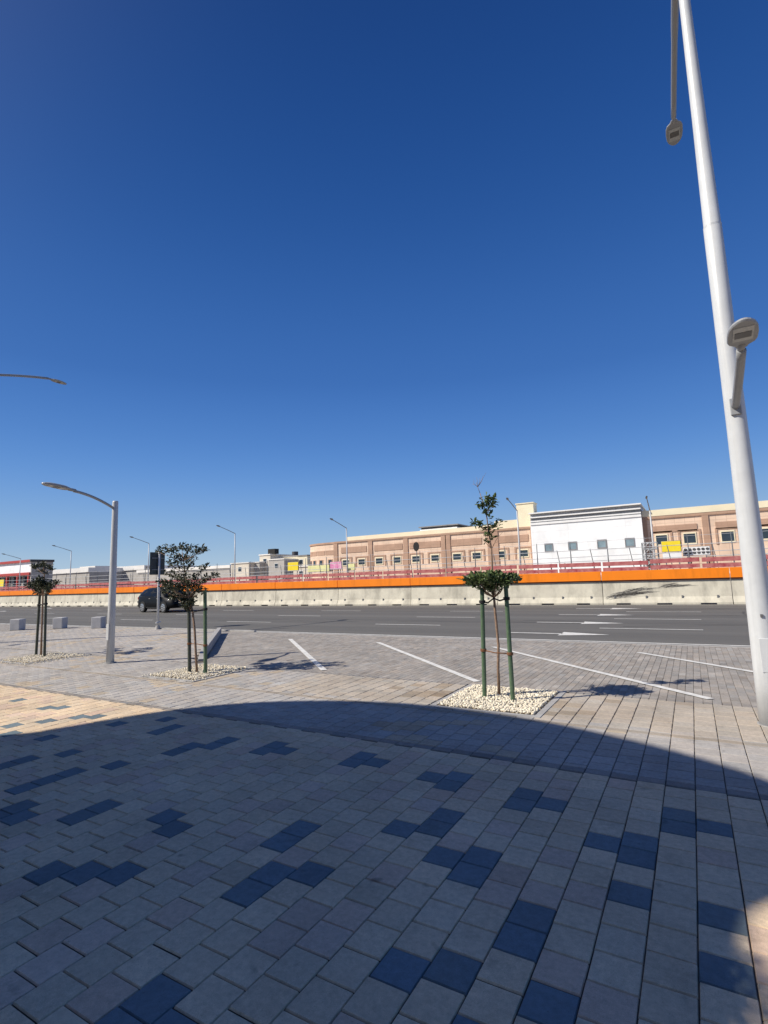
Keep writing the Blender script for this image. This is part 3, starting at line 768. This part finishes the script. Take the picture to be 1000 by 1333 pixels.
board(401,429,736,744,67,'paleyellow','long pale yellow board under the rounded stone corner')
board(452,462,734,742,67,'paleyellow','small pale yellow board right of the magenta sign')
board(-8,5,755,764,60,'yellow','yellow sign cut by the left edge')
# dark round traffic mirror
p = at(542, 711.5, 50)
t = tag(empty('round_sign', (p.x, 50, DZ)), 'dark round disc on a thin post in front of the pink stone building', 'sign')
MB().tube([(0,.05,0),(0,.05,p.z-DZ+.3)], .05, 8).build('post', M['darksteel'], t)
d = MB(); d.yprism([(.36*math.cos(2*pi*k/24), p.z-DZ+.50*math.sin(2*pi*k/24)) for k in range(24)], -.05, .0); d.build('disc', M['stain'], t, bevel=.02)
# scaffold tower
a = at(838, 735, 47); c = at(858, 735, 47); tz = at(848, 706, 47).z-DZ
t = tag(empty('scaffold_tower', ((a.x+c.x)/2, 47, DZ)), 'grey scaffold tower beside the dark highway lamp', 'scaffold')
hw = (c.x-a.x)/2
for sx in (-hw, 0, hw):
    for sy in (0, 1.2): MB().tube([(sx,sy,0),(sx,sy,tz)], .04, 6).build('upright', M['darksteel'], t)
n = 5
for q in range(n+1):
    z = tz*q/n
    m = MB(); m.tube([(-hw,0,z),(hw,0,z)], .03, 6); m.tube([(-hw,1.2,z),(hw,1.2,z)], .03, 6); m.build('ledger', M['steel'], t)
    if q < n: MB().tube([(-hw,0,z),(0,0,z+tz/n)], .025, 6).tube([(hw,0,z),(0,0,z+tz/n)], .025, 6).build('brace', M['steel'], t)
box_part('platform', M['greytrim'], t, -hw, hw, 0, 1.2, tz*.8+.05, tz*.8+.1)
# parked cars/ white clutter glimpses behind railing
# ------------------------------------------------------------------ concrete cubes
for (x, y, lb) in ((-24.95,11.45,'grey concrete cube bollard farthest left'),(-23.55,12.45,'grey concrete cube bollard between the left tree and the short lamp'),(-21.62,12.98,'grey concrete cube bollard half hidden behind the short street lamp')):
    c = MB().box(-.205,.205,-.205,.205,0,.46).build('concrete_cube', M['cubeconc'], None, (x,y,0), R(31), bevel=.02)
    tag(c, lb, 'bollard', 'concrete cubes at the walkway edge')
# ------------------------------------------------------------------ road sign seen from the back
t = tag(empty('road_sign', (-18.03,13.18,0)), 'dark square road sign seen from behind, next to the bushy tree', 'sign')
MB().tube([(0,0,0),(0,0,3.02)], [.045,.045], 14).build('pole', M['steel'], t, smooth=True)
box_part('sign_panel', M['signback'], t, -.085, -.055, -.36, .30, 2.10, 2.98, bevel=.01)
for z in (2.3, 2.75): box_part('bracket', M['darksteel'], t, -.054, -.03, -.30, .25, z-.02, z+.02)
MB().tube([(0,0,0),(0,0,.14)], [.11,.07], 12).build('base_collar', M['kerb'], t)
MB().tube([(.02,-.1,.25),(.02,.1,.28)], .03, 8).build('clamp', M['steel'], t)

# ------------------------------------------------------------------ car (faces +X)
def car(loc):
    t = tag(empty('car', loc, R(-7)), 'black crossover car driving right on the far lanes behind the bushy tree', 'car')
    t.scale = (.96,.96,.96)
    W = .90
    # sections along x: (x, zbottom, zbelt, zroof, halfwidth low, halfwidth belt, halfwidth roof)
    S = [(-2.20,.42,.62,.66,.70,.66,.60),(-2.16,.34,.95,1.00,.80,.76,.68),(-2.02,.28,1.06,1.30,.87,.84,.62),(-1.78,.26,1.08,1.50,.90,.87,.60),(-1.2,.25,1.05,1.62,.91,.885,.63),
         (-.3,.24,1.02,1.66,.91,.89,.65),(.45,.24,1.00,1.60,.91,.89,.63),(.75,.24,.99,1.46,.91,.89,.64),(1.15,.25,.98,1.16,.91,.88,.72),(1.32,.25,.97,1.02,.91,.87,.74),(1.75,.27,.90,.94,.89,.84,.70),
         (2.08,.30,.80,.84,.83,.76,.62),(2.20,.36,.66,.70,.72,.64,.55),(2.24,.42,.55,.58,.60,.55,.50)]
    m = MB(); vs = []; K = 12
    for (x,zb,zt,zr,w0,w1,w2) in S:
        half = [(w0*.90,zb),(w0,zb+.12),(w0*1.0,(zb+zt)/2),(w1,zt),((w1+w2)/2+.015,(zt+zr)/2),(w2,zr-.03)]
        ring = half+[(w2*.75,zr)] ; ring = [(x,-y,z) for y,z in ring]+[(x,y,z) for y,z in reversed(ring)]
        vs += ring
    K = 14; fs = []
    for i in range(len(S)-1):
        for k_ in range(K): fs.append((i*K+k_, i*K+(k_+1)%K, (i+1)*K+(k_+1)%K, (i+1)*K+k_))
    fs.append(tuple(range(K))[::-1]); fs.append(tuple((len(S)-1)*K+k_ for k_ in range(K)))
    m.add(vs, fs); body = m.build('body', M['carpaint'], t, smooth=True)
    # side windows 6mm proud, following the tumblehome
    def sidepoly(pts, side, mtl, nm, off=.012):
        # pts (x,z) interpolate halfwidth at x,z
        def hw(x, z):
            for i in range(len(S)-1):
                if S[i][0] <= x <= S[i+1][0]:
                    f = (x-S[i][0])/(S[i+1][0]-S[i][0]); q = [S[i][j]*(1-f)+S[i+1][j]*f for j in range(7)]
                    g = max(0, min(1, (z-q[2])/max(.01,q[3]-.03-q[2]))); return q[5]*(1-g)+q[6]*g+.015*math.sin(pi*g)
            return W
        n_ = len(pts); mm = MB()
        mm.add([(x, side*(hw(x,z)+off), z) for x,z in pts], [tuple(range(n_)) if side < 0 else tuple(range(n_))[::-1]])
        return mm.build(nm, mtl, t)
    for sd in (-1, 1):
        sidepoly([(-.26,1.07),(.90,1.05),(.62,1.40),(.35,1.50),(-.22,1.56)], sd, M['carglass'], 'side_window')
        sidepoly([(-1.22,1.10),(-.34,1.07),(-.30,1.56),(-1.15,1.51)], sd, M['carglass'], 'side_window')
        sidepoly([(-1.80,1.14),(-1.30,1.11),(-1.23,1.49),(-1.55,1.42)], sd, M['carglass'], 'side_window')
        sidepoly([(-1.85,1.08),(-1.85,1.10),(1.0,1.03),(1.0,1.005)], sd, M['chrome'], 'window_trim', .016)
        for xx in (-.45, .52): box_part('door_handle', M['chrome'], t, xx-.10, xx+.10, sd*.905-.012, sd*.905+.012, .90, .93)
        mr = MB().box(.70,.92, sd*1.02-.10, sd*1.02+.10, .98,1.12).build('wing_mirror', M['carpaint'], t, bevel=.03)
        hl = MB().add([(1.72,sd*.872,.78),(2.12,sd*.70,.70),(2.17,sd*.56,.72),(2.08,sd*.62,.80),(1.74,sd*.845,.88)], [(0,1,2,3,4) if sd < 0 else (4,3,2,1,0)]).build('headlight', M['headlight'], t)
        MB().box(2.12,2.20, sd*.60-.10, sd*.60+.10, .44,.52).build('fog_lamp', M['headlight'], t, bevel=.01)
        MB().box(-2.20,-2.08, sd*.70-.12, sd*.70+.12, .86,1.02).build('tail_light', M['taillight'], t, bevel=.02)
        sidepoly([(-1.0,.30),(1.0,.30),(1.0,.42),(-1.0,.42)], sd, M['plasticblk'], 'sill_trim', .014)
        MB().tube([(-1.3,sd*.58,1.64),(-.3,sd*.60,1.70),(.4,sd*.58,1.64)], .015, 6).build('roof_rail', M['chrome'], t)
    # windscreens
    MB().add([(.60,-.56,1.545),(1.28,-.74,1.07),(1.28,.74,1.07),(.60,.56,1.545)], [(0,1,2,3)]).build('windscreen', M['carglass'], t, loc=(.03,0,.025))
    MB().add([(-2.05,-.62,1.10),(-1.84,-.52,1.44),(-1.84,.52,1.44),(-2.05,.62,1.10)], [(0,3,2,1)]).build('rear_window', M['carglass'], t, loc=(-.05,0,.02))
    MB().box(2.19,2.245,-.42,.42,.62,.66).build('grille', M['chrome'], t, bevel=.005)
    MB().box(2.20,2.255,-.45,.45,.40,.56).build('bumper_grille', M['plasticblk'], t, bevel=.01)
    MB().box(2.256,2.266,-.24,.24,.46,.56).build('number_plate', M['plate'], t)
    for xx in (-1.32, 1.33):
        for sd in (-1, 1):
            wh = empty_w = MB().tube([(0,-.11,0),(0,-.105,0),(0,.105,0),(0,.11,0)], [.30,.335,.335,.30], 28)
            wo = wh.build('wheel', M['tyre'], t, loc=(xx, sd*.80, .335), smooth=False)
            r_ = MB(); r_.tube([(0,0,0),(0,sd*.006,0)], [.22,.215], 24)
            r_.build('hub_plate', M['plasticblk'], wo, loc=(0,sd*.112,0))
            sp_ = MB()
            for q in range(7):
                a_ = 2*pi*q/7
                sp_.add([(math.cos(a_+d_)*rr, sd*(.130 if rr < .1 else .124), math.sin(a_+d_)*rr) for rr, d_ in ((.05,-.6),(.215,-.16),(.215,.16),(.05,.6))], [(0,1,2,3)])
            for q in range(24):
                a_ = 2*pi*q/24; b_ = 2*pi*(q+1)/24
                sp_.add([(math.cos(a_)*.20,sd*.126,math.sin(a_)*.20),(math.cos(a_)*.24,sd*.122,math.sin(a_)*.24),(math.cos(b_)*.24,sd*.122,math.sin(b_)*.24),(math.cos(b_)*.20,sd*.126,math.sin(b_)*.20)], [(0,1,2,3)])
            sp_.build('rim', M['rim'], wo)
            arch = [(xx+.40*math.cos(a_), .335+.40*math.sin(a_)) for a_ in [pi*k_/12 for k_ in range(13)]]
            inn = [(xx+.345*math.cos(a_), .335+.345*math.sin(a_)) for a_ in [pi*k_/12 for k_ in range(12,-1,-1)]]
            MB().yprism(arch+inn, sd*.915-.012, sd*.915+.012).build('wheel_arch', M['plasticblk'], t)
            dk = MB().yprism([(xx+.35*math.cos(a_), .335+.35*math.sin(a_)) for a_ in [2*pi*k_/20 for k_ in range(20)]], sd*.90-.012, sd*.90+.012)
            dk.build('wheel_well', M['stain'], t)
    for wch in t.children:
        if wch.name.startswith('wheel') and not (wch.name.startswith('wheel_')): wch.location.y *= 1.045
    return t
car((-29.75, 22.3, 0))

# ------------------------------------------------------------------ trees and stakes
def leaves(mb, centre, rad, n, size=.06, flat=.0, shell=.55, updir=.3):
    c = Vector(centre)
    for _ in range(n):
        while True:
            d = Vector((random.uniform(-1,1), random.uniform(-1,1), random.uniform(-1,1)))
            if shell**1.5 < d.length < 1 or (d.length < 1 and random.random() < .35): break
        p = c+Vector((d.x*rad[0], d.y*rad[1], d.z*rad[2]))
        ax = Vector((random.gauss(0,1), random.gauss(0,1), random.gauss(updir,.6))).normalized()
        nr = Vector((random.gauss(0,.6), random.gauss(0,.6), 1)).normalized()
        side = ax.cross(nr).normalized(); L = size*random.choice((.55,.8,1,1.2,1.45))*random.uniform(.85,1.1); w = L*.24
        nn = side.cross(ax).normalized()*w*.35
        tip = p+ax*L
        mb.add([p, p+ax*L*.35+side*w+nn, p+ax*L*.7+side*w*.8+nn, tip, p+ax*L*.7-side*w*.8+nn, p+ax*L*.35-side*w+nn, p+ax*L*.5], [(0,1,2,6),(6,2,3),(3,4,6),(6,4,5,0)])
def stake(base, top, r, m, label):
    b_ = Vector(base); d = Vector(top)-b_
    o = MB().tube([(0,0,-.02), d*.5, d], [r, r*.97, r*.95], 10).build('support_stake', m, None, b_)
    return tag(o, label, 'stake', 'wooden stakes holding the young trees')
def trunk_mesh(path, r0, r1):
    n = len(path); pts = []; rs = []
    for i, p in enumerate(path): pts.append(Vector(p)); rs.append(r0+(r1-r0)*i/(n-1))
    return pts, rs
def G(px, py): g = gnd(px, py); return Vector((g.x, g.y, 0))
def up_at(px, py, Y): return at(px, py, Y)
# --- nearest tree (T3)
random.seed(12)
sL, sR, tb = G(631,909), G(668,914), G(650,906)
YT = tb.y
def pt(px, py, dy=0): return at(px, py, YT+dy)
t = tag(empty('young_tree', tb), 'nearest young tree with a flat clipped lower crown and thin leafy leader in pebbles', 'tree')
path = [tb, pt(648.5,870), pt(649,840), pt(645,800), pt(643,775), pt(641,745), pt(640,715), pt(636,690), pt(633,668), pt(629,655), pt(625,642)]
path = [Vector(p)-tb for p in path]
mb = MB(); mb.tube(path, [.023,.020,.019,.019,.017,.014,.011,.009,.008,.006,.005], 8)
def branch(mb, a, c, r0=.008, r1=.003, sag=.05):
    mid = (Vector(a)+Vector(c))/2+Vector((random.uniform(-.03,.03), random.uniform(-.03,.03), -sag))
    mb.tube([a, mid, c], [r0, (r0+r1)/2, r1], 5)
lc = MB(); zdisc = pt(644,756).z
for q in range(16):
    a_ = 2*pi*q/16+random.uniform(-.15,.15); rr = random.uniform(.22,.36)
    e = Vector((rr*math.cos(a_), rr*math.sin(a_), zdisc+random.uniform(-.02,.08)))
    branch(mb, path[4]+Vector((0,0,-.03)), Vector((path[5].x+e.x*.9, path[5].y-.15+e.y*.9, e.z)), .009, .003, .05)
for q in range(34):
    a_ = 2*pi*q/34+random.uniform(-.25,.25); rr = .30*math.sqrt(random.uniform(.02,1)); f_ = rr/.30
    c_ = (path[5].x+.035+rr*math.cos(a_), path[5].y-.20+rr*math.sin(a_)*1.05, zdisc+.035-.02*f_+random.uniform(-.045,.03)*(1.1-.5*f_))
    k_ = random.uniform(.75,1.2)*(1-.25*f_)
    leaves(lc, c_, (.13*k_,.13*k_,.075*k_), int(74*k_), random.uniform(.055,.078), shell=.1, updir=.5)
for q in range(16):
    a_ = random.uniform(0, 2*pi); rr = random.uniform(.24,.33)
    leaves(lc, (path[5].x+.035+rr*math.cos(a_), path[5].y-.18+rr*math.sin(a_), zdisc+random.uniform(-.06,.04)), (.06,.06,.03), 9, .065, shell=.1, updir=.1)
leaves(lc, (path[5].x, path[5].y-.15, zdisc-.09), (.17,.2,.07), 260, .062, shell=.1)
def cl(px, py, r, n, s=.07, dy=0):
    c = pt(px, py, dy)-tb; leaves(lc, c, (r*1.1, r, r*.8), n, s, shell=.1)
    return c
for (px, py, r, n) in ((633,653,.11,50),(640,650,.07,22),(628,660,.07,24),(644,657,.05,14),(634,668,.05,14),(637,674,.06,12),
                       (622,682,.07,22),(630,686,.08,26),(636,694,.07,22),(645,684,.07,24),(652,679,.05,14),(640,700,.05,14),(618,680,.04,8),(634,706,.04,8)):
    c = cl(px, py, r, n); branch(mb, path[7] if py > 675 else path[8], c, .006, .002, .02)
for (px, py) in ((655,700),(650,712),(626,704),(620,692)):
    branch(mb, path[6], pt(px, py-8)-tb, .004, .0015, -.02)
tw = [path[10], pt(622,634)-tb, pt(620,628)-tb]
mb.tube(tw, [.004,.003,.0025], 5)
for (px, py) in ((615,630),(617,624),(625,622),(629,619),(620,621),(633,615)):
    branch(mb, tw[1], pt(px, py)-tb, .003, .0012, 0)
mb.build('trunk', M['bark'], t, smooth=True)
lc.build('crown', M['leaf'], t)
# stakes
topL = at(627.5,765,sL.y+.01); topR = at(658.5,763,sR.y+.03)
stake(sL, topL, .030, M['stake'], 'dark green stake on the left side of the nearest tree')
stake(sR, topR, .030, M['stake'], 'light green leaning stake on the right side of the nearest tree')
def wrap(mb, c, r, th, n=14, tiltz=0): mb.tube([c+Vector((r*math.cos(2*pi*k/n), r*math.sin(2*pi*k/n), tiltz*math.sin(2*pi*k/n))) for k in range(n+1)], th, 6)
def tie(name, pts, th, m, label, wraps=()):
    o = MB(); o.tube(pts, th, 7)
    for c in wraps:
        for dz in (-.012, 0, .012): wrap(o, Vector(c)+Vector((0,0,dz)), .036, th*.9)
    return tag(o.build(name, m, smooth=True), label, 'tree tie')
fL = lambda s: sL+(topL-sL)*s
fR = lambda s: sR+(topR-sR)*s
tp = tb+path[4]
tie('tree_tie', [fL(.87), (fL(.86)+tp)/2+Vector((0,-.02,-.05)), tp+Vector((0,-.02,-.04)), (fR(.87)+tp)/2+Vector((0,-.02,-.035)), fR(.89)], .011, M['blackband'], 'black tie band holding the nearest trunk between its two stakes', (fL(.87), fR(.89)))
tie('twine', [fL(.43), fL(.43)*.55+fR(.41)*.45+Vector((0,-.03,-.01)), fR(.41)], .008, M['rope'], 'brown twine wound between the green stakes of the nearest tree', (fL(.43), fR(.41)))

# --- middle tree (T2)
random.seed(31)
sL, sR, tb = G(247,876), G(267.6,878), G(256.6,877)
YT = tb.y
t = tag(empty('young_tree', tb), 'bushy dark young tree with spreading open crown beside the raised kerb', 'tree')
path = [Vector(p)-tb for p in (tb, pt(255,850), pt(253.5,820), pt(251,796), pt(246,778), pt(243,760), pt(241,745), pt(239,730), pt(237,718))]
mb = MB(); mb.tube(path, [.024,.022,.021,.019,.018,.015,.012,.009,.006], 8)
lc = MB(); lr = MB()
CL = [(213,717,.10,36),(222,714,.10,42),(232,712,.09,36),(242,715,.10,36),(252,714,.10,40),(262,715,.09,32),(268,717,.06,14),(206,718,.05,9),(227,724,.10,36),(238,727,.11,46),(248,726,.09,30),(231,737,.11,46),(243,739,.11,44),(222,733,.08,22),(256,722,.06,12),
      (234,750,.12,70),(246,753,.12,66),(222,748,.09,28),(256,745,.07,18),(262,742,.08,20),(267,739,.05,10),
      (214,762,.10,44),(225,763,.12,70),(238,765,.13,90),(250,764,.11,60),(260,757,.07,22),(208,758,.06,12),(270,755,.07,20),(278,751,.07,20),(283,748,.04,8),
      (229,775,.10,60),(240,778,.12,80),(250,776,.10,50),(262,770,.08,26),(243,789,.09,44),(248,784,.07,26),(216,771,.06,16)]
for (px, py, r, n) in CL:
    dy = random.uniform(-.28,.28); c = pt(px+random.uniform(-2,2), py+random.uniform(-2.5,2.5), dy)-tb
    leaves(lc if random.random() < .93 else lr, c, (r*1.12, r*1.4, r*.85), int(n*(2.0 if py < 755 else 3.0)), .058, shell=.1)
    src = path[7] if py < 720 else path[6] if py < 735 else path[5] if py < 755 else path[4] if py < 772 else path[3]
    branch(mb, src, c, .008, .002, .03)
mb.build('trunk', M['bark'], t, smooth=True)
lc.build('crown', M['leafdark'], t); lr.build('crown', M['leafred'], t)
topL = at(246,790,sL.y); topR = at(267,768,sR.y)
stake(sL, topL, .034, M['stakedark'], 'dark stake on the left of the bushy middle tree')
stake(sR, topR, .034, M['stake'], 'green stake on the right of the bushy middle tree')
fL = lambda s: sL+(topL-sL)*s
fR = lambda s: sR+(topR-sR)*s
tie('tree_tie', [fL(.96), (fL(.95)+fR(.76))/2+Vector((0,-.06,-.03)), fR(.77)], .012, M['blackband'], 'black tie band on the bushy middle tree', (fL(.96), fR(.77)))
tie('twine', [fL(.44), (fL(.44)+fR(.35))/2, fR(.34)], .008, M['rope'], 'thin twine between the stakes of the bushy middle tree', (fL(.44), fR(.34)))

# --- left tree (T1)
random.seed(77)
sL, sR, tb = G(47,853.5), G(58,855.5), G(53.6,854)
YT = tb.y
t = tag(empty('young_tree', tb), 'leftmost young tree with a dark two-tier crown beside the short street lamp', 'tree')
path = [Vector(p)-tb for p in (tb, pt(54.5,820), pt(55.5,795), pt(56,775), pt(57,762), pt(58,748), pt(58,738))]
mb = MB(); mb.tube(path, [.026,.024,.022,.020,.016,.013,.008], 8)
lc = MB()
for (px, py, r, n) in ((44,763,.13,70),(52,762,.15,95),(60,763,.15,90),(68,761,.12,50),(75,758,.06,14),(38,764,.06,16),(50,770,.10,56),(57,771,.11,60),(63,768,.08,34),(54,756,.11,44),(47,757,.08,24),
                       (48,738,.08,24),(55,736,.09,30),(62,738,.09,30),(66,741,.05,10),(44,737,.05,9),(54,743,.07,16),(60,746,.06,12),(56,733,.05,9)):
    dy = random.uniform(-.3,.3); c = pt(px, py, dy)-tb
    leaves(lc, c, (r*1.15, r*1.2, r*.8), int(n*2.6), .068, shell=.1); branch(mb, path[3] if py > 750 else path[5], c, .008, .002, .02)
mb.build('trunk', M['bark'], t, smooth=True); lc.build('crown', M['leafdark'], t)
topL = at(52,774,sL.y); topR = at(60,773,sR.y)
stake(sL, topL, .032, M['stakedark'], 'dark left stake of the leftmost young tree')
stake(sR, topR, .032, M['stakedark'], 'dark right stake of the leftmost young tree')
fL = lambda s: sL+(topL-sL)*s
fR = lambda s: sR+(topR-sR)*s
tie('tree_tie', [fL(.83), (fL(.83)+fR(.83))/2, fR(.84)], .014, M['blackband'], 'black tie band on the leftmost young tree', (fL(.83), fR(.84)))

# ------------------------------------------------------------------ building behind the camera whose roof shades the plaza
SH = Vector((.85, .745)); H_ROOF = 8.0
outline = [(-7.1,2.3),(-6.93,3.05),(-6.66,3.80),(-6.3,4.62),(-5.73,5.34),(-4.79,5.90),(-3.74,6.22),(-2.64,6.25),(-1.65,6.08),(-.81,5.78),(-.13,5.44),(.36,5.05),(.66,4.6),(.64,4.15),(.44,3.68),(.22,3.42),(.06,3.22),(-.02,3.05),(-.06,2.5),(-.06,1.4)]
def smooth(pts, n=2):
    for _ in range(n):
        out = [pts[0]]
        for a, b_ in zip(pts[:-1], pts[1:]):
            out += [(a[0]*.75+b_[0]*.25, a[1]*.75+b_[1]*.25), (a[0]*.25+b_[0]*.75, a[1]*.25+b_[1]*.75)]
        out.append(pts[-1]); pts = out
    return pts
sh = [(x-SH.x*H_ROOF, y-SH.y*H_ROOF) for x, y in smooth(outline)]
poly = sh+[(-7.1,-16),(-24,-16),(-24,-4.2),(-16,-4.0)]
b = tag(empty('plaza_building', (0,0,0)), 'sand coloured building with a rounded roof slab behind the camera', 'building')
MB().prism(poly[::-1], H_ROOF-.0, H_ROOF+.10).build('roof', M['white'], b)
cx_, cy_ = -11.5, -6.0
MB().prism([(cx_+(x-cx_)*.86, cy_+(y-cy_)*.84) for x, y in poly][::-1], 0, H_ROOF-.01).build('wall', M['bldgwall'], b)
inner = [(cx_+(x-cx_)*.86, cy_+(y-cy_)*.84) for x, y in sh[::4]]
for i in range(2, len(inner)-2, 2):
    a0, a1 = inner[i], inner[i+1]; ang = math.atan2(a0[1]-a1[1], a0[0]-a1[0]); wd = math.hypot(a0[0]-a1[0], a0[1]-a1[1])
    f = MB().box(-wd*.42, wd*.42, -.02, .12, .3, 3.2).build('window', M['darktrim'], b, loc=((a0[0]+a1[0])/2,(a0[1]+a1[1])/2,0), rz=ang+pi)
    MB().box(-wd*.38, wd*.38, -.05, .16, .4, 3.1).build('pane', M['glass'], f)

# palm behind camera, its fronds break the light at the lower right
random.seed(9)
pl = Vector((-4.55,-1.15,0)); t = tag(empty('palm_tree', pl), 'palm tree behind the camera beside the sand coloured building', 'tree')
mb = MB(); mb.tube([(0,0,-.02),(.05,0,1.5),(.02,.03,3.2),(0,0,4.9)], [.20,.15,.13,.14], 12); mb.build('trunk', M['bark'], t, smooth=True)
fr = MB()
for q in range(11):
    a_ = 2*pi*q/11+random.uniform(-.15,.15); el = random.uniform(.1,.9); Lf = random.uniform(1.5,1.95)
    pts = []
    for k_ in range(9):
        s_ = k_/8; r_ = Lf*s_*math.cos(el*(1-s_*.2)); z = 4.9+Lf*(math.sin(el)*s_-.75*s_*s_)
        pts.append(Vector((r_*math.cos(a_), r_*math.sin(a_), z)))
    fr.tube(pts, [.016-.012*k_/8 for k_ in range(9)], 4)
    side = Vector((-math.sin(a_), math.cos(a_), 0))
    for k_ in range(2, 22):
        s_ = k_/22*8; i = min(7, int(s_)); p = pts[i].lerp(pts[i+1], s_-i); d = (pts[i+1]-pts[i]).normalized()
        ll = .34*math.sin(pi*min(1, .15+k_/22*.85))+.05
        for sg in (-1, 1):
            e = p+(side*sg*.8+d*.6).normalized()*ll+Vector((0,0,-ll*.35)); wv = d*.026
            fr.add([p-wv, p+wv, e+wv*.5, e-wv*.5], [(0,1,2,3)])
fr.build('crown', M['palmleaf'], t)

# ------------------------------------------------------------------ sky, sun, camera
w = bpy.data.worlds.new('World'); scene.world = w; w.use_nodes = True
N = w.node_tree.nodes; L = w.node_tree.links
sky = N.new('ShaderNodeTexSky'); sky.sky_type = 'NISHITA'; sky.sun_disc = False
d = Vector((-.85, -.745, 1.0)).normalized()      # towards the sun
sky.sun_elevation = math.asin(d.z); sky.sun_rotation = math.atan2(d.x, d.y)
sky.altitude = 600; sky.air_density = 1.1; sky.dust_density = .6; sky.ozone_density = 4.0
bg = N['Background']; bg.inputs['Strength'].default_value = .085
# the phone's deep blue sky: the Nishita sky blended with an elevation gradient
tc = N.new('ShaderNodeTexCoord'); sp = N.new('ShaderNodeSeparateXYZ'); L.new(tc.outputs['Generated'], sp.inputs[0])
asn = N.new('ShaderNodeMath'); asn.operation = 'ARCSINE'; L.new(sp.outputs['Z'], asn.inputs[0])
mr = N.new('ShaderNodeMapRange'); mr.inputs['From Min'].default_value = 0; mr.inputs['From Max'].default_value = pi/2
L.new(asn.outputs[0], mr.inputs['Value'])
rp_ = N.new('ShaderNodeValToRGB'); L.new(mr.outputs['Result'], rp_.inputs['Fac']); cr_ = rp_.color_ramp
cr_.interpolation = 'B_SPLINE'
KS = 1/(.085*2**.2)
def put(el, c, e=None):
    e = e or cr_.elements.new(el/90); e.position = el/90; l = srgb(*c); e.color = (l[0], l[1], l[2], 1)
put(0, (188,206,220), cr_.elements[0]); put(90, (18,48,104), cr_.elements[1])
for el, c in ((4,(150,185,217)),(9.6,(104,154,218)),(15,(80,131,201)),(21.2,(62,112,185)),(36,(36,84,155)),(52,(24,64,128))): put(el, c)
sc_ = N.new('ShaderNodeVectorMath'); sc_.operation = 'SCALE'; sc_.inputs['Scale'].default_value = KS; L.new(rp_.outputs['Color'], sc_.inputs[0])
mx_ = N.new('ShaderNodeMix'); mx_.data_type = 'RGBA'; mx_.inputs[0].default_value = .96
L.new(sky.outputs['Color'], mx_.inputs[6]); L.new(sc_.outputs[0], mx_.inputs[7]); 
# circumsolar glow added behind the camera to lift and warm the shade
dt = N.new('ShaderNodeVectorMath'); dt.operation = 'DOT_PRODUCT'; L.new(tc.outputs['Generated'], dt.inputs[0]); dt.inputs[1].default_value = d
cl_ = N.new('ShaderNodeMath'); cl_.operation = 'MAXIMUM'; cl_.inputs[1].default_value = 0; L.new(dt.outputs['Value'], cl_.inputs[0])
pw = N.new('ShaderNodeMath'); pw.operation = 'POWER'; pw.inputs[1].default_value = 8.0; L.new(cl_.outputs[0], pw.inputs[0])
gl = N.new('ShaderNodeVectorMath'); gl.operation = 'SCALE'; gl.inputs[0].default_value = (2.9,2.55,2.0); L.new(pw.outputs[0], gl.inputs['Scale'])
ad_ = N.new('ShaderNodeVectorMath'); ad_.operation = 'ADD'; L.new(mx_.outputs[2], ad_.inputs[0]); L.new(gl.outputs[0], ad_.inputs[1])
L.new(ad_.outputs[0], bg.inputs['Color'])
sl = bpy.data.lights.new('sun', 'SUN'); sl.energy = 5.0; sl.angle = R(.53); sl.color = (1, .93, .82)
so = bpy.data.objects.new('sun', sl); COL.objects.link(so); so.rotation_euler = (-d).to_track_quat('-Z', 'Y').to_euler()
cam = bpy.data.cameras.new('camera'); co = bpy.data.objects.new('camera', cam); COL.objects.link(co)
cam.sensor_fit = 'VERTICAL'; cam.sensor_height = 24; cam.lens = F_PX/1333*24; cam.clip_end = 6000; cam.clip_start = .05
from mathutils import Matrix
co.matrix_world = Matrix(((CXv.x,CYv.x,-Fw.x,CAM.x),(CXv.y,CYv.y,-Fw.y,CAM.y),(CXv.z,CYv.z,-Fw.z,CAM.z),(0,0,0,1)))
scene.camera = co
vs = scene.view_settings; vs.view_transform = 'Standard'; vs.look = 'None'; vs.exposure = .2; vs.gamma = 1
